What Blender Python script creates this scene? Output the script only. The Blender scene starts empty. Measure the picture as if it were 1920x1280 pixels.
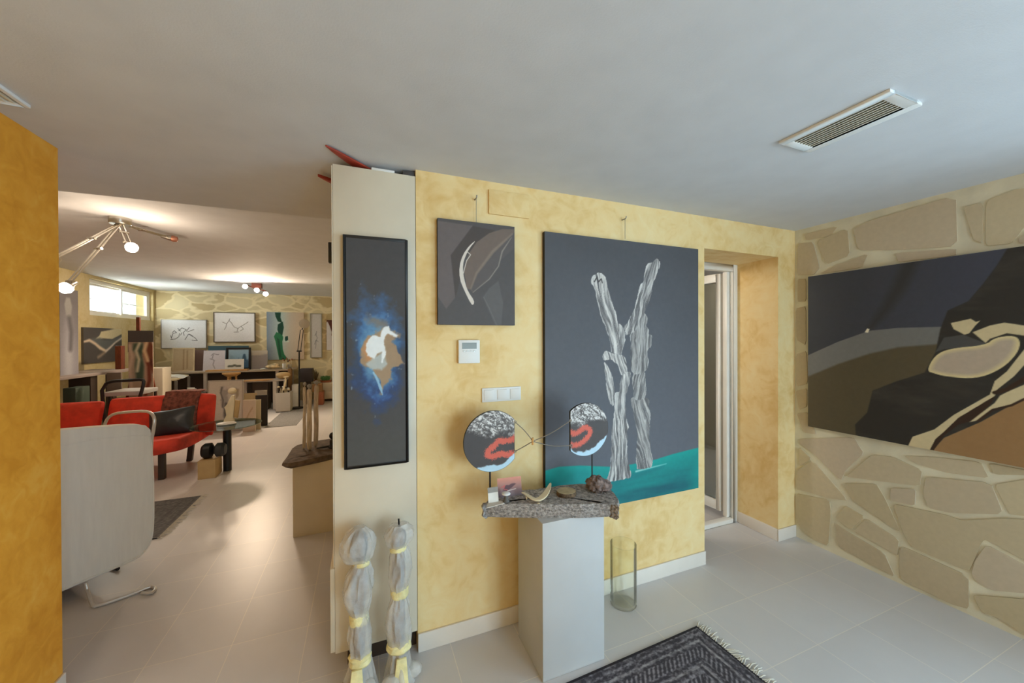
import bpy, bmesh, math, random
import numpy as np
from mathutils import Vector, Matrix
random.seed(7)
SC = bpy.context.scene
COL = SC.collection
# ------------------------------------------------------------------ camera
CF, YAW, PIT, ROLL, CH = 700.95, 0.3809, 0.0049, -0.0036, 1.5549
CAM = Vector((0, 0, CH))
_f = Vector((math.sin(YAW), math.cos(YAW), 0))
_r0 = Vector((math.cos(YAW), -math.sin(YAW), 0))
FW = _f*math.cos(PIT) + Vector((0, 0, -math.sin(PIT)))
_u0 = _f*math.sin(PIT) + Vector((0, 0, math.cos(PIT)))
RT = _r0*math.cos(ROLL) + _u0*math.sin(ROLL)
UP = -_r0*math.sin(ROLL) + _u0*math.cos(ROLL)
cd = bpy.data.cameras.new('camera'); cam = bpy.data.objects.new('camera', cd); COL.objects.link(cam)
cd.sensor_width = 36; cd.lens = CF/1920*36; cd.clip_start = .05; cd.clip_end = 100
m = Matrix((RT, UP, -FW)).transposed().to_4x4(); m.translation = CAM; cam.matrix_world = m
SC.camera = cam
# measuring helpers: where a sight line of the survey photo meets a plane of the room
def ray(u, v): return FW + RT*((u-960)/CF) - UP*((v-640)/CF)
def onP(u, v, n, c):
    d = ray(u, v); n = Vector(n); return CAM + d*((c-n.dot(CAM))/n.dot(d))
def onX(u, v, x): return onP(u, v, (1, 0, 0), x)
def onY(u, v, y): return onP(u, v, (0, 1, 0), y)
def onZ(u, v, z=0): return onP(u, v, (0, 0, 1), z)
# room constants
YW, XS, XL, YL = 1.903, 3.154, -1.236, 2.266       # yellow wall, stone wall, orange wall, its end
YB, XW, HC, HS, YST = 11.05, -4.43, 2.40, 2.72, 2.9  # studio back wall / left wall / ceilings / step
# ------------------------------------------------------------------ materials
def lin(c):
    c = np.asarray(c, float)/255.0
    return np.where(c <= .04045, c/12.92, ((c+.055)/1.055)**2.4)
def rgba(c): return (*[float(x) for x in lin(c)], 1.0)
MATS = {}
def mat(name, c, rough=.6, metal=0, var=.0, scale=6, bump=0, bscale=60, spec=.4, stretch=None):
    if name in MATS: return MATS[name]
    m = bpy.data.materials.new(name); m.use_nodes = True; nt = m.node_tree; N = nt.nodes; L = nt.links
    b = N['Principled BSDF']; b.inputs['Roughness'].default_value = rough; b.inputs['Metallic'].default_value = metal
    b.inputs['Specular IOR Level'].default_value = spec
    tc = N.new('ShaderNodeTexCoord'); vec = tc.outputs['Object']
    if stretch:
        mp = N.new('ShaderNodeMapping'); mp.inputs['Scale'].default_value = stretch; L.new(vec, mp.inputs[0]); vec = mp.outputs[0]
    n = N.new('ShaderNodeTexNoise'); n.inputs['Scale'].default_value = scale; n.inputs['Detail'].default_value = 6; L.new(vec, n.inputs['Vector'])
    r = N.new('ShaderNodeValToRGB'); c = np.asarray(c, float)
    r.color_ramp.elements[0].position = .3; r.color_ramp.elements[1].position = .7
    v = max(var, .015)
    r.color_ramp.elements[0].color = rgba(np.clip(c*(1-v), 0, 255)); r.color_ramp.elements[1].color = rgba(np.clip(c*(1+v), 0, 255))
    L.new(n.outputs['Fac'], r.inputs[0]); L.new(r.outputs[0], b.inputs['Base Color'])
    if bump:
        n2 = N.new('ShaderNodeTexNoise'); n2.inputs['Scale'].default_value = bscale; n2.inputs['Detail'].default_value = 4; L.new(vec, n2.inputs['Vector'])
        bp = N.new('ShaderNodeBump'); bp.inputs['Strength'].default_value = bump; bp.inputs['Distance'].default_value = .01
        L.new(n2.outputs['Fac'], bp.inputs['Height']); L.new(bp.outputs[0], b.inputs['Normal'])
    MATS[name] = m; return m
def stucco(name, cols, scale=2.2):
    m = bpy.data.materials.new(name); m.use_nodes = True; nt = m.node_tree; N = nt.nodes; L = nt.links
    b = N['Principled BSDF']; b.inputs['Roughness'].default_value = .62; b.inputs['Specular IOR Level'].default_value = .25
    tc = N.new('ShaderNodeTexCoord')
    n = N.new('ShaderNodeTexNoise'); n.inputs['Scale'].default_value = scale; n.inputs['Detail'].default_value = 9; n.inputs['Roughness'].default_value = .62; n.inputs['Distortion'].default_value = .5
    L.new(tc.outputs['Object'], n.inputs['Vector'])
    n3 = N.new('ShaderNodeTexNoise'); n3.inputs['Scale'].default_value = scale*4.5; n3.inputs['Detail'].default_value = 6; n3.inputs['Distortion'].default_value = 1.2
    L.new(tc.outputs['Object'], n3.inputs['Vector'])
    ma = N.new('ShaderNodeMath'); ma.operation = 'MULTIPLY_ADD'; ma.inputs[1].default_value = .35
    L.new(n3.outputs['Fac'], ma.inputs[0])
    m2 = N.new('ShaderNodeMath'); m2.operation = 'MULTIPLY'; m2.inputs[1].default_value = .65; L.new(n.outputs['Fac'], m2.inputs[0]); L.new(m2.outputs[0], ma.inputs[2])
    r = N.new('ShaderNodeValToRGB'); e = r.color_ramp.elements
    e[0].position = .34; e[0].color = rgba(cols[0]); e[1].position = .66; e[1].color = rgba(cols[2])
    k = e.new(.5); k.color = rgba(cols[1])
    L.new(ma.outputs[0], r.inputs[0]); L.new(r.outputs[0], b.inputs['Base Color'])
    bp = N.new('ShaderNodeBump'); bp.inputs['Strength'].default_value = .12; bp.inputs['Distance'].default_value = .01
    L.new(n3.outputs['Fac'], bp.inputs['Height']); L.new(bp.outputs[0], b.inputs['Normal'])
    MATS[name] = m; return m
def vcol(name, rough=.55, bump=.0, bscale=400):
    m = bpy.data.materials.new(name); m.use_nodes = True; nt = m.node_tree; N = nt.nodes; L = nt.links
    b = N['Principled BSDF']; b.inputs['Roughness'].default_value = rough; b.inputs['Specular IOR Level'].default_value = .3
    a = N.new('ShaderNodeAttribute'); a.attribute_name = 'Col'
    n = N.new('ShaderNodeTexNoise'); n.inputs['Scale'].default_value = 40; n.inputs['Detail'].default_value = 5
    tc = N.new('ShaderNodeTexCoord'); L.new(tc.outputs['Object'], n.inputs['Vector'])
    mr = N.new('ShaderNodeMapRange'); mr.inputs[3].default_value = .9; mr.inputs[4].default_value = 1.1; L.new(n.outputs['Fac'], mr.inputs[0])
    mx = N.new('ShaderNodeVectorMath'); mx.operation = 'MULTIPLY'; L.new(a.outputs['Color'], mx.inputs[0]); L.new(mr.outputs[0], mx.inputs[1])
    L.new(mx.outputs[0], b.inputs['Base Color'])
    if bump:
        n2 = N.new('ShaderNodeTexNoise'); n2.inputs['Scale'].default_value = bscale; L.new(tc.outputs['Object'], n2.inputs['Vector'])
        bp = N.new('ShaderNodeBump'); bp.inputs['Strength'].default_value = bump; bp.inputs['Distance'].default_value = .005
        L.new(n2.outputs['Fac'], bp.inputs['Height']); L.new(bp.outputs[0], b.inputs['Normal'])
    MATS[name] = m; return m
def glass(name, tint=(235, 240, 238), refl=.5, base=.0):
    m = bpy.data.materials.new(name); m.use_nodes = True; nt = m.node_tree; N = nt.nodes; L = nt.links
    N.remove(N['Principled BSDF'])
    t = N.new('ShaderNodeBsdfTransparent'); t.inputs[0].default_value = rgba(tint)
    g = N.new('ShaderNodeBsdfGlossy'); g.inputs['Roughness'].default_value = .03
    fr = N.new('ShaderNodeLayerWeight'); fr.inputs[0].default_value = refl
    ma = N.new('ShaderNodeMath'); ma.operation = 'MULTIPLY_ADD'; ma.inputs[1].default_value = .75; ma.inputs[2].default_value = base
    L.new(fr.outputs['Fresnel'], ma.inputs[0])
    mx = N.new('ShaderNodeMixShader'); L.new(ma.outputs[0], mx.inputs[0]); L.new(t.outputs[0], mx.inputs[1]); L.new(g.outputs[0], mx.inputs[2])
    L.new(mx.outputs[0], N['Material Output'].inputs[0]); MATS[name] = m; return m
def wrapmat(name, c, transp):
    m = mat(name, c, .2, var=.06, scale=14, bump=.5, bscale=60); nt = m.node_tree; N = nt.nodes; L = nt.links
    t = N.new('ShaderNodeBsdfTransparent'); mx = N.new('ShaderNodeMixShader'); mx.inputs[0].default_value = transp
    L.new(N['Principled BSDF'].outputs[0], mx.inputs[1]); L.new(t.outputs[0], mx.inputs[2]); L.new(mx.outputs[0], N['Material Output'].inputs[0]); return m
def emit(name, c, s):
    m = bpy.data.materials.new(name); m.use_nodes = True; b = m.node_tree.nodes['Principled BSDF']
    b.inputs['Base Color'].default_value = rgba(c); b.inputs['Emission Color'].default_value = rgba(c); b.inputs['Emission Strength'].default_value = s
    MATS[name] = m; return m
def tiles(name):
    m = bpy.data.materials.new(name); m.use_nodes = True; nt = m.node_tree; N = nt.nodes; L = nt.links
    b = N['Principled BSDF']; b.inputs['Roughness'].default_value = .34; b.inputs['Specular IOR Level'].default_value = .4
    tc = N.new('ShaderNodeTexCoord'); mp = N.new('ShaderNodeMapping'); mp.inputs['Location'].default_value = (.135, -1.98+.373*12, 0)
    L.new(tc.outputs['Object'], mp.inputs[0])
    br = N.new('ShaderNodeTexBrick'); br.offset = 0; br.squash = 1
    for k, v in (('Scale', 1), ('Mortar Size', .0018), ('Mortar Smooth', .3), ('Brick Width', .346), ('Row Height', .373), ('Bias', 0)): br.inputs[k].default_value = v
    br.inputs['Color1'].default_value = rgba((200, 197, 197)); br.inputs['Color2'].default_value = rgba((205, 202, 202)); br.inputs['Mortar'].default_value = rgba((224, 217, 206))
    L.new(mp.outputs[0], br.inputs['Vector'])
    n = N.new('ShaderNodeTexNoise'); n.inputs['Scale'].default_value = 5; n.inputs['Detail'].default_value = 8; L.new(tc.outputs['Object'], n.inputs['Vector'])
    mr = N.new('ShaderNodeMapRange'); mr.inputs[3].default_value = .94; mr.inputs[4].default_value = 1.05; L.new(n.outputs['Fac'], mr.inputs[0])
    mx = N.new('ShaderNodeVectorMath'); mx.operation = 'MULTIPLY'; L.new(br.outputs['Color'], mx.inputs[0]); L.new(mr.outputs[0], mx.inputs[1]); L.new(mx.outputs[0], b.inputs['Base Color'])
    MATS[name] = m; return m
def stonework(name):
    m = bpy.data.materials.new(name); m.use_nodes = True; nt = m.node_tree; N = nt.nodes; L = nt.links
    b = N['Principled BSDF']; b.inputs['Roughness'].default_value = .75
    tc = N.new('ShaderNodeTexCoord'); mp = N.new('ShaderNodeMapping'); mp.inputs['Scale'].default_value = (1.5, 1, 2.6); L.new(tc.outputs['Object'], mp.inputs[0])
    ns = N.new('ShaderNodeTexNoise'); ns.inputs['Scale'].default_value = 3; L.new(mp.outputs[0], ns.inputs['Vector'])
    ad = N.new('ShaderNodeVectorMath'); ad.operation = 'MULTIPLY_ADD'; ad.inputs[1].default_value = (.25, .25, .25); L.new(ns.outputs['Color'], ad.inputs[0]); L.new(mp.outputs[0], ad.inputs[2])
    v1 = N.new('ShaderNodeTexVoronoi'); v1.feature = 'DISTANCE_TO_EDGE'; v1.inputs['Scale'].default_value = 1.5; L.new(ad.outputs[0], v1.inputs['Vector'])
    v2 = N.new('ShaderNodeTexVoronoi'); v2.inputs['Scale'].default_value = 1.5; L.new(ad.outputs[0], v2.inputs['Vector'])
    r = N.new('ShaderNodeValToRGB'); e = r.color_ramp.elements; e[0].position = .1; e[0].color = rgba((186, 166, 122)); e[1].position = .9; e[1].color = rgba((212, 200, 164)); L.new(v2.outputs['Color'], r.inputs[0])
    st = N.new('ShaderNodeMapRange'); st.inputs[1].default_value = .03; st.inputs[2].default_value = .09; L.new(v1.outputs['Distance'], st.inputs[0])
    mx = N.new('ShaderNodeMix'); mx.data_type = 'RGBA'; L.new(st.outputs[0], mx.inputs[0]); mx.inputs[6].default_value = rgba((224, 210, 172)); L.new(r.outputs[0], mx.inputs[7])
    L.new(mx.outputs[2], b.inputs['Base Color']); MATS[name] = m; return m

M_YEL = stucco('yellow_stucco', ((214, 176, 110), (230, 202, 146), (234, 214, 166)))
M_ORA = stucco('orange_stucco', ((208, 138, 40), (226, 158, 54), (234, 176, 78)), 3)
M_BEI = stucco('beige_plaster', ((190, 170, 118), (204, 188, 142), (212, 198, 158)))
M_STONE = stonework('stone_cladding')
M_TILE = tiles('floor_tiles')
M_CEIL = mat('ceiling_paint', (206, 208, 212), .85, bump=.08, bscale=160, spec=.1)
M_MORT = mat('mortar', (214, 208, 186), .8, var=.04, scale=8, bump=.1)
M_SKIRT = mat('skirting_tile', (222, 215, 206), .4)
M_WHITE = mat('white_paint', (226, 226, 224), .5)
M_CREAM = mat('cream_lacquer', (211, 200, 180), .45)
M_PVC = mat('white_pvc', (232, 230, 224), .35)
M_BLK = mat('black_paint', (26, 24, 24), .45)
M_DARK = mat('dark_brown', (62, 50, 42), .6)
M_METAL = mat('brushed_metal', (190, 186, 178), .3, 1)
M_GREYM = mat('grey_metal', (150, 146, 140), .4, .6)
M_STEEL = mat('painted_tube', (205, 198, 190), .3, .3)
M_RED = mat('red_fabric', (202, 62, 42), .85, var=.1, scale=9, bump=.25, bscale=30)
M_WFAB = mat('white_fabric', (224, 220, 211), .85, var=.01, scale=5, bump=.7, bscale=1.3, stretch=(8, 8, 1.0))
M_PAINT = vcol('painted_canvas', .6, .1)
M_RUG = vcol('woven_rug', .95, .6, 350)
M_STN = vcol('flagstone', .75, .12, 30)
M_GLASS = glass('clear_glass')
M_TGLASS = glass('table_glass', (205, 222, 214), .6, .04)
M_VASE = glass('vase_glass', (254, 254, 250), .13, .01)
M_BULB = emit('bulb_glow', (255, 244, 232), 6)
M_ROCK = mat('grey_slate', (150, 144, 140), .9, var=.3, scale=70, bump=1, bscale=130, stretch=(1, 1, 1.6))
M_LAVA = mat('lava_rock', (112, 96, 90), .95, var=.35, scale=35, bump=1, bscale=60)
M_WOOD = mat('driftwood', (198, 186, 172), .8, var=.13, scale=14, bump=.5, stretch=(6, 6, 1))
M_OAK = mat('oak', (196, 150, 92), .6, var=.12, scale=10, stretch=(1, 8, 8))
M_PALE = mat('pale_wood', (206, 190, 158), .6, var=.06, scale=8)
M_RWOOD = mat('red_wood', (150, 52, 34), .5, var=.15, scale=10)
M_MAHO = mat('mahogany', (110, 52, 28), .5, var=.15, scale=12, stretch=(6, 6, 1))
M_BONE = mat('bone', (222, 208, 176), .5, var=.06)
M_GREY = mat('grey_card', (168, 166, 164), .7)
M_GREYFAB = mat('grey_carpet', (128, 126, 124), .95, var=.1, scale=50, bump=.4, bscale=200)
M_LEATH = mat('black_leather', (44, 48, 52), .38, var=.1, scale=8, bump=.5, bscale=10)
M_TERR = mat('terracotta_card', (150, 88, 60), .7)
M_TAN = mat('tan_card', (190, 160, 112), .7, var=.05)
M_GREEN = mat('leaf_green', (70, 118, 66), .6, var=.25, scale=30)
M_PLAST = wrapmat('bubble_wrap', (214, 211, 206), .48)
M_TAPE = mat('yellow_tape', (224, 214, 160), .35, var=.08, scale=20, bump=.6, bscale=30)
M_LCD = mat('lcd', (116, 122, 116), .3)
# ------------------------------------------------------------------ scene objects
def tag(o, label=None, cat=None, group=None, kind=None):
    if label: o['label'] = label
    if cat: o['category'] = cat
    if group: o['group'] = group
    if kind: o['kind'] = kind
    return o
def thing(name, label, cat, loc=(0, 0, 0), group=None, kind=None):
    o = bpy.data.objects.new(name, None); COL.objects.link(o); o.location = loc; o.empty_display_size = .1
    return tag(o, label, cat, group, kind)
def origin(o):
    p = Vector((0, 0, 0))
    while o: p = p + Vector(o.location); o = o.parent
    return p
class MB:
    def __init__(s): s.v = []; s.f = []; s.M = None
    def add(s, vs, fs):
        k = len(s.v); s.v += [(s.M @ Vector(p)) if s.M else Vector(p) for p in vs]; s.f += [[i+k for i in f] for f in fs]; return s
    def box(s, a, b, rot=None):
        a = Vector(a); b = Vector(b); vs = [Vector((x, y, z)) for x in (a.x, b.x) for y in (a.y, b.y) for z in (a.z, b.z)]
        if rot is not None:
            c = (a+b)/2; R = Matrix.Rotation(rot[0], 3, rot[1]); vs = [c+R@(p-c) for p in vs]
        return s.add(vs, [(0, 1, 3, 2), (4, 6, 7, 5), (0, 4, 5, 1), (2, 3, 7, 6), (0, 2, 6, 4), (1, 5, 7, 3)])
    def tube(s, pts, r, n=10, cap=True):
        pts = [Vector(p) for p in pts]; rs = r if isinstance(r, (list, tuple)) else [r]*len(pts); vs = []; fs = []
        prev = None
        for i, p in enumerate(pts):
            t = (pts[min(i+1, len(pts)-1)]-pts[max(i-1, 0)]).normalized()
            if prev is None:
                a = Vector((0, 0, 1)) if abs(t.z) < .9 else Vector((1, 0, 0)); x = t.cross(a).normalized()
            else: x = (prev - t*prev.dot(t)).normalized()
            prev = x; y = t.cross(x)
            vs += [p+(x*math.cos(2*math.pi*k/n)+y*math.sin(2*math.pi*k/n))*rs[i] for k in range(n)]
        for i in range(len(pts)-1):
            for k in range(n): fs.append((i*n+k, i*n+(k+1) % n, (i+1)*n+(k+1) % n, (i+1)*n+k))
        if cap: fs.append(tuple(range(n-1, -1, -1))); fs.append(tuple((len(pts)-1)*n+k for k in range(n)))
        return s.add(vs, fs)
    def lathe(s, prof, c, n=32, sq=(1, 1), jit=0, twist=0):
        vs = []; fs = []; c = Vector(c)
        for j, (r, z) in enumerate(prof):
            for k in range(n):
                a = 2*math.pi*k/n + twist*j; q = r*(1+random.uniform(-jit, jit)); vs.append(c+Vector((q*sq[0]*math.cos(a), q*sq[1]*math.sin(a), z)))
        for j in range(len(prof)-1):
            for k in range(n): fs.append((j*n+k, j*n+(k+1) % n, (j+1)*n+(k+1) % n, (j+1)*n+k))
        if prof[0][0] > 1e-4: fs.append(tuple(range(n-1, -1, -1)))
        if prof[-1][0] > 1e-4: fs.append(tuple((len(prof)-1)*n+k for k in range(n)))
        return s.add(vs, fs)
    def prism(s, poly, d):            # poly: 3-D points of one face, d: extrusion vector
        n = len(poly); d = Vector(d); vs = [Vector(p) for p in poly]+[Vector(p)+d for p in poly]
        return s.add(vs, [tuple(range(n)), tuple(range(2*n-1, n-1, -1))]+[(i, i+n, (i+1) % n+n, (i+1) % n) for i in range(n)])
    def ball(s, c, r, n=16, m_=10, jit=0):
        c = Vector(c); r = Vector(r) if not isinstance(r, (int, float)) else Vector((r, r, r)); vs = [c+Vector((0, 0, -r.z))]; fs = []
        for j in range(1, m_):
            p = -math.pi/2+math.pi*j/m_
            for k in range(n):
                a = 2*math.pi*k/n; q = 1+random.uniform(-jit, jit); vs.append(c+Vector((r.x*math.cos(p)*math.cos(a), r.y*math.cos(p)*math.sin(a), r.z*math.sin(p)))*q)
        vs.append(c+Vector((0, 0, r.z)))
        for j in range(m_-2):
            for k in range(n): fs.append((1+j*n+k, 1+j*n+(k+1) % n, 1+(j+1)*n+(k+1) % n, 1+(j+1)*n+k))
        for k in range(n):
            fs.append((0, 1+(k+1) % n, 1+k)); fs.append((len(vs)-1, 1+(m_-2)*n+k, 1+(m_-2)*n+(k+1) % n))
        return s.add(vs, fs)
    def build(s, name, m, parent=None, bev=0, seg=2, smooth=True, sub=0, disp=0, dscale=.1):
        o0 = origin(parent) if parent else Vector((0, 0, 0))
        if not parent:                  # a thing that is one mesh: origin at its base
            xs = [p.x for p in s.v]; ys = [p.y for p in s.v]; o0 = Vector(((min(xs)+max(xs))/2, (min(ys)+max(ys))/2, min(p.z for p in s.v)))
        me = bpy.data.meshes.new(name); bm = bmesh.new(); vs = [bm.verts.new(p-o0) for p in s.v]
        for f in s.f:
            try: bm.faces.new([vs[i] for i in f])
            except ValueError: pass
        bmesh.ops.remove_doubles(bm, verts=bm.verts, dist=1e-5)
        bmesh.ops.recalc_face_normals(bm, faces=bm.faces)
        if bev:
            ed = [e for e in bm.edges if len(e.link_faces) == 2 and e.calc_face_angle(0) > .5]
            bmesh.ops.bevel(bm, geom=ed, offset=bev, segments=seg, profile=.5, affect='EDGES', clamp_overlap=True)
        bm.to_mesh(me); bm.free(); me.materials.append(m)
        if smooth:
            me.shade_smooth()
            me.set_sharp_from_angle(angle=math.radians(35))
        o = bpy.data.objects.new(name, me); COL.objects.link(o)
        if parent: o.parent = parent
        else: o.location = o0
        if sub:
            md = o.modifiers.new('sub', 'SUBSURF'); md.levels = sub; md.render_levels = sub
        if disp:
            tx = bpy.data.textures.new(name, 'CLOUDS'); tx.noise_scale = dscale; md = o.modifiers.new('disp', 'DISPLACE'); md.texture = tx; md.strength = disp
        return o
def boxthing(name, label, cat, a, b, m, bev=.004, group=None, kind=None, rot=None):
    return tag(MB().box(a, b, rot).build(name, m, None, bev), label, cat, group, kind)
def chaikin(p, n=2, closed=True):
    p = [Vector(q) for q in p]
    for _ in range(n):
        q = []; k = len(p)
        if not closed: q.append(p[0])
        for i in range(k if closed else k-1):
            a = p[i]; b = p[(i+1) % k]; q += [a*.75+b*.25, a*.25+b*.75]
        if not closed: q.append(p[-1])
        p = q
    return p
def soften(p, f=.1):
    q = []; k = len(p)
    for i in range(k):
        a = p[i]; q += [a.lerp(p[i-1], f), a.lerp(p[(i+1) % k], f)]
    return q
# ------------------------------------------------------------------ painted pictures
def vnoise(x, y, seed=0):
    rs = np.random.RandomState(seed); G = rs.rand(64, 64)
    xi = np.floor(x).astype(int); yi = np.floor(y).astype(int); fx = x-xi; fy = y-yi; fx = fx*fx*(3-2*fx); fy = fy*fy*(3-2*fy)
    g = lambda a, b: G[a % 64, b % 64]
    return (g(xi, yi)*(1-fx)+g(xi+1, yi)*fx)*(1-fy)+(g(xi, yi+1)*(1-fx)+g(xi+1, yi+1)*fx)*fy
def fbm(x, y, seed=0, o=4):
    t = 0; a = .5; n = 0
    for i in range(o): t = t+a*vnoise(x*2**i, y*2**i, seed+i); n += a; a *= .55
    return t/n
class Art:
    """colours on a flat panel; O bottom-left corner, A right, B up (as seen), sizes in metres"""
    def __init__(s, O, A, B, w, h, nx, ny, base):
        s.O = Vector(O); s.A = Vector(A); s.B = Vector(B); s.N = s.A.cross(s.B); s.w = w; s.h = h; s.nx = nx; s.ny = ny
        S, T = np.meshgrid(np.linspace(0, w, nx), np.linspace(0, h, ny)); s.S = S.ravel(); s.T = T.ravel()
        s.C = np.tile(np.asarray(base, float), (s.S.size, 1))
    def px(s, pts):
        r = []
        for u, v in pts:
            p = onP(u, v, s.N, s.N.dot(s.O))-s.O; r.append((p.dot(s.A), p.dot(s.B)))
        return r
    def uv(s, pts): return [(a*s.w, b*s.h) for a, b in pts]
    def mix(s, a, c):
        c = np.asarray(c, float); s.C = s.C*(1-a[:, None])+(c if c.ndim == 2 else c[None])*a[:, None]
    def sdf(s, poly):                # signed distance, negative inside
        d = np.full(s.S.shape, 1e9); ins = np.zeros(s.S.shape, bool); n = len(poly)
        for i in range(n):
            (x0, y0), (x1, y1) = poly[i], poly[(i+1) % n]; ex, ey = x1-x0, y1-y0; L = ex*ex+ey*ey+1e-12
            t = np.clip(((s.S-x0)*ex+(s.T-y0)*ey)/L, 0, 1); d = np.minimum(d, np.hypot(s.S-x0-t*ex, s.T-y0-t*ey))
            c = (y0 > s.T) != (y1 > s.T)
            if y1 != y0: ins ^= c & (s.S < (x1-x0)*(s.T-y0)/(y1-y0)+x0)
        return np.where(ins, -d, d)
    def fill(s, poly, c, soft=.003, alpha=1, wob=0, wsc=20, seed=1):
        d = s.sdf(poly)
        if wob: d = d+(fbm(s.S*wsc+3, s.T*wsc+7, seed)-.5)*2*wob
        a = np.clip(.5-d/soft, 0, 1)*alpha; s.mix(a, c); return d
    def stroke(s, pts, w, c, soft=.002, alpha=1, wob=0):
        w = w if isinstance(w, (list, tuple)) else [w]*len(pts); d = np.full(s.S.shape, 1e9)
        for i in range(len(pts)-1):
            (x0, y0), (x1, y1) = pts[i], pts[i+1]; ex, ey = x1-x0, y1-y0
            t = np.clip(((s.S-x0)*ex+(s.T-y0)*ey)/(ex*ex+ey*ey+1e-12), 0, 1)
            d = np.minimum(d, np.hypot(s.S-x0-t*ex, s.T-y0-t*ey)-(w[i]*(1-t)+w[i+1]*t)/2)
        if wob: d = d+(fbm(s.S*40, s.T*40, 5)-.5)*2*wob
        s.mix(np.clip(.5-d/soft, 0, 1)*alpha, c)
    def mesh(s, name, parent, th=.03, side=None, m=None, tilt=None):
        nx, ny = s.nx, s.ny; o0 = origin(parent) if parent else Vector((0, 0, 0))
        O = np.array(s.O-o0); A = np.array(s.A); B = np.array(s.B); N = np.array(s.N)
        P = O+s.S[:, None]*A+s.T[:, None]*B
        idx = np.arange(nx*ny).reshape(ny, nx); F = np.stack([idx[:-1, :-1], idx[:-1, 1:], idx[1:, 1:], idx[1:, :-1]], -1).reshape(-1, 4)
        cs = [O, O+A*s.w, O+A*s.w+B*s.h, O+B*s.h]; k = nx*ny; ex = np.array([c for c in cs]+[c-N*th for c in cs])
        F2 = np.array([[k, k+4, k+5, k+1], [k+1, k+5, k+6, k+2], [k+2, k+6, k+7, k+3], [k+3, k+7, k+4, k], [k+4, k+7, k+6, k+5]])
        me = bpy.data.meshes.new(name); me.from_pydata(np.vstack([P, ex]).tolist(), [], np.vstack([F, F2]).tolist())
        side = s.C.mean(0) if side is None else np.asarray(side, float)
        c = np.ones((k+8, 4), np.float32); c[:k, :3] = lin(np.clip(s.C, 0, 255)); c[k:, :3] = lin(side)
        at = me.color_attributes.new('Col', 'FLOAT_COLOR', 'POINT'); at.data.foreach_set('color', c.ravel())
        me.materials.append(m or M_PAINT); ob = bpy.data.objects.new(name, me); COL.objects.link(ob)
        if parent: ob.parent = parent
        return ob
def frame_mb(art, bw, depth, out=.006, inset=0):
    """a four-sided moulding around the panel"""
    mb = MB(); O, A, B, N = art.O, art.A, art.B, art.N; w, h = art.w, art.h
    def bar(s0, s1, t0, t1):
        p = O+A*s0+B*t0+N*out; mb.add([p, p+A*(s1-s0), p+A*(s1-s0)+B*(t1-t0), p+B*(t1-t0)]+[q-N*depth for q in (p, p+A*(s1-s0), p+A*(s1-s0)+B*(t1-t0), p+B*(t1-t0))],
              [(0, 1, 2, 3), (7, 6, 5, 4), (0, 4, 5, 1), (1, 5, 6, 2), (2, 6, 7, 3), (3, 7, 4, 0)])
    bar(-bw, 0, -bw, h+bw); bar(w, w+bw, -bw, h+bw); bar(0, w, -bw, 0); bar(0, w, h, h+bw)
    return mb
def rectY(u0, v0, u1, v1, y):        # photo rectangle -> x0,x1,z0,z1 on the plane Y=y
    a = onY(u0, v0, y); b = onY(u1, v1, y); c = onY(u0, v1, y); d = onY(u1, v0, y)
    return (a.x+c.x)/2, (b.x+d.x)/2, (c.z+b.z)/2, (a.z+d.z)/2
def artY(box, y, res, base, lean=0):
    x0, x1, z0, z1 = box; B = Vector((0, math.sin(lean), math.cos(lean))); h = (z1-z0)/math.cos(lean)
    return Art((x0, y, z0), (1, 0, 0), B, x1-x0, h, max(4, int((x1-x0)/res)), max(4, int(h/res)), base)
def drawing(a, lines, c=(70, 72, 82), w=.012, soft=.006, alpha=.9):
    for l in lines: a.stroke(a.uv(l), w, c, soft, alpha)
# ------------------------------------------------------------------ the setting
def struct(name, mb, m, parent=None, bev=0, label=None):
    o = mb.build(name, m, parent, bev)
    if not parent: o['kind'] = 'structure'
    return o
struct('floor', MB().box((-4.8, -3.3, -.1), (5.2, 11.4, 0)), M_TILE)
c = struct('ceiling', MB().box((-4.8, -3.3, HC), (XS+.4, YST, HC+.5)).box((-4.8, YST, HS), (.6, 11.4, HS+.2)).box((.6, YST, HC), (5.2, 7, HC+.5)), M_CEIL)
struct('wall_left', MB().box((XL-.2, -3.2, 0), (XL, YL, HC)), M_ORA)
struct('wall_middle', MB().box((.25, YW, 0), (2.193, 2.29, HC)).box((2.96, YW, 0), (XS+.005, 2.29, HC)).box((2.193, YW, 2.18), (2.96, 2.29, HC)), M_YEL)
struct('wall_partition', MB().box((.25, 2.29, 0), (.42, 11.3, HS)), M_BEI)
struct('wall_studio_front', MB().box((XW, 2.0, 0), (XL-.2, YL, HS)), M_BEI)
WY0, WY1, WZ0, WZ1 = 8.83, 10.98, 2.015, 2.665
struct('wall_studio_left', MB().box((XW-.3, 1.9, 0), (XW, WY0, HS)).box((XW-.3, WY1, 0), (XW, 11.3, HS)).box((XW-.3, WY0, 0), (XW, WY1, WZ0)).box((XW-.3, WY0, WZ1), (XW, WY1, HS)), M_BEI)
struct('wall_studio_back', MB().box((XW-.3, YB, 0), (.42, YB+.25, HS)), M_STONE)
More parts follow.
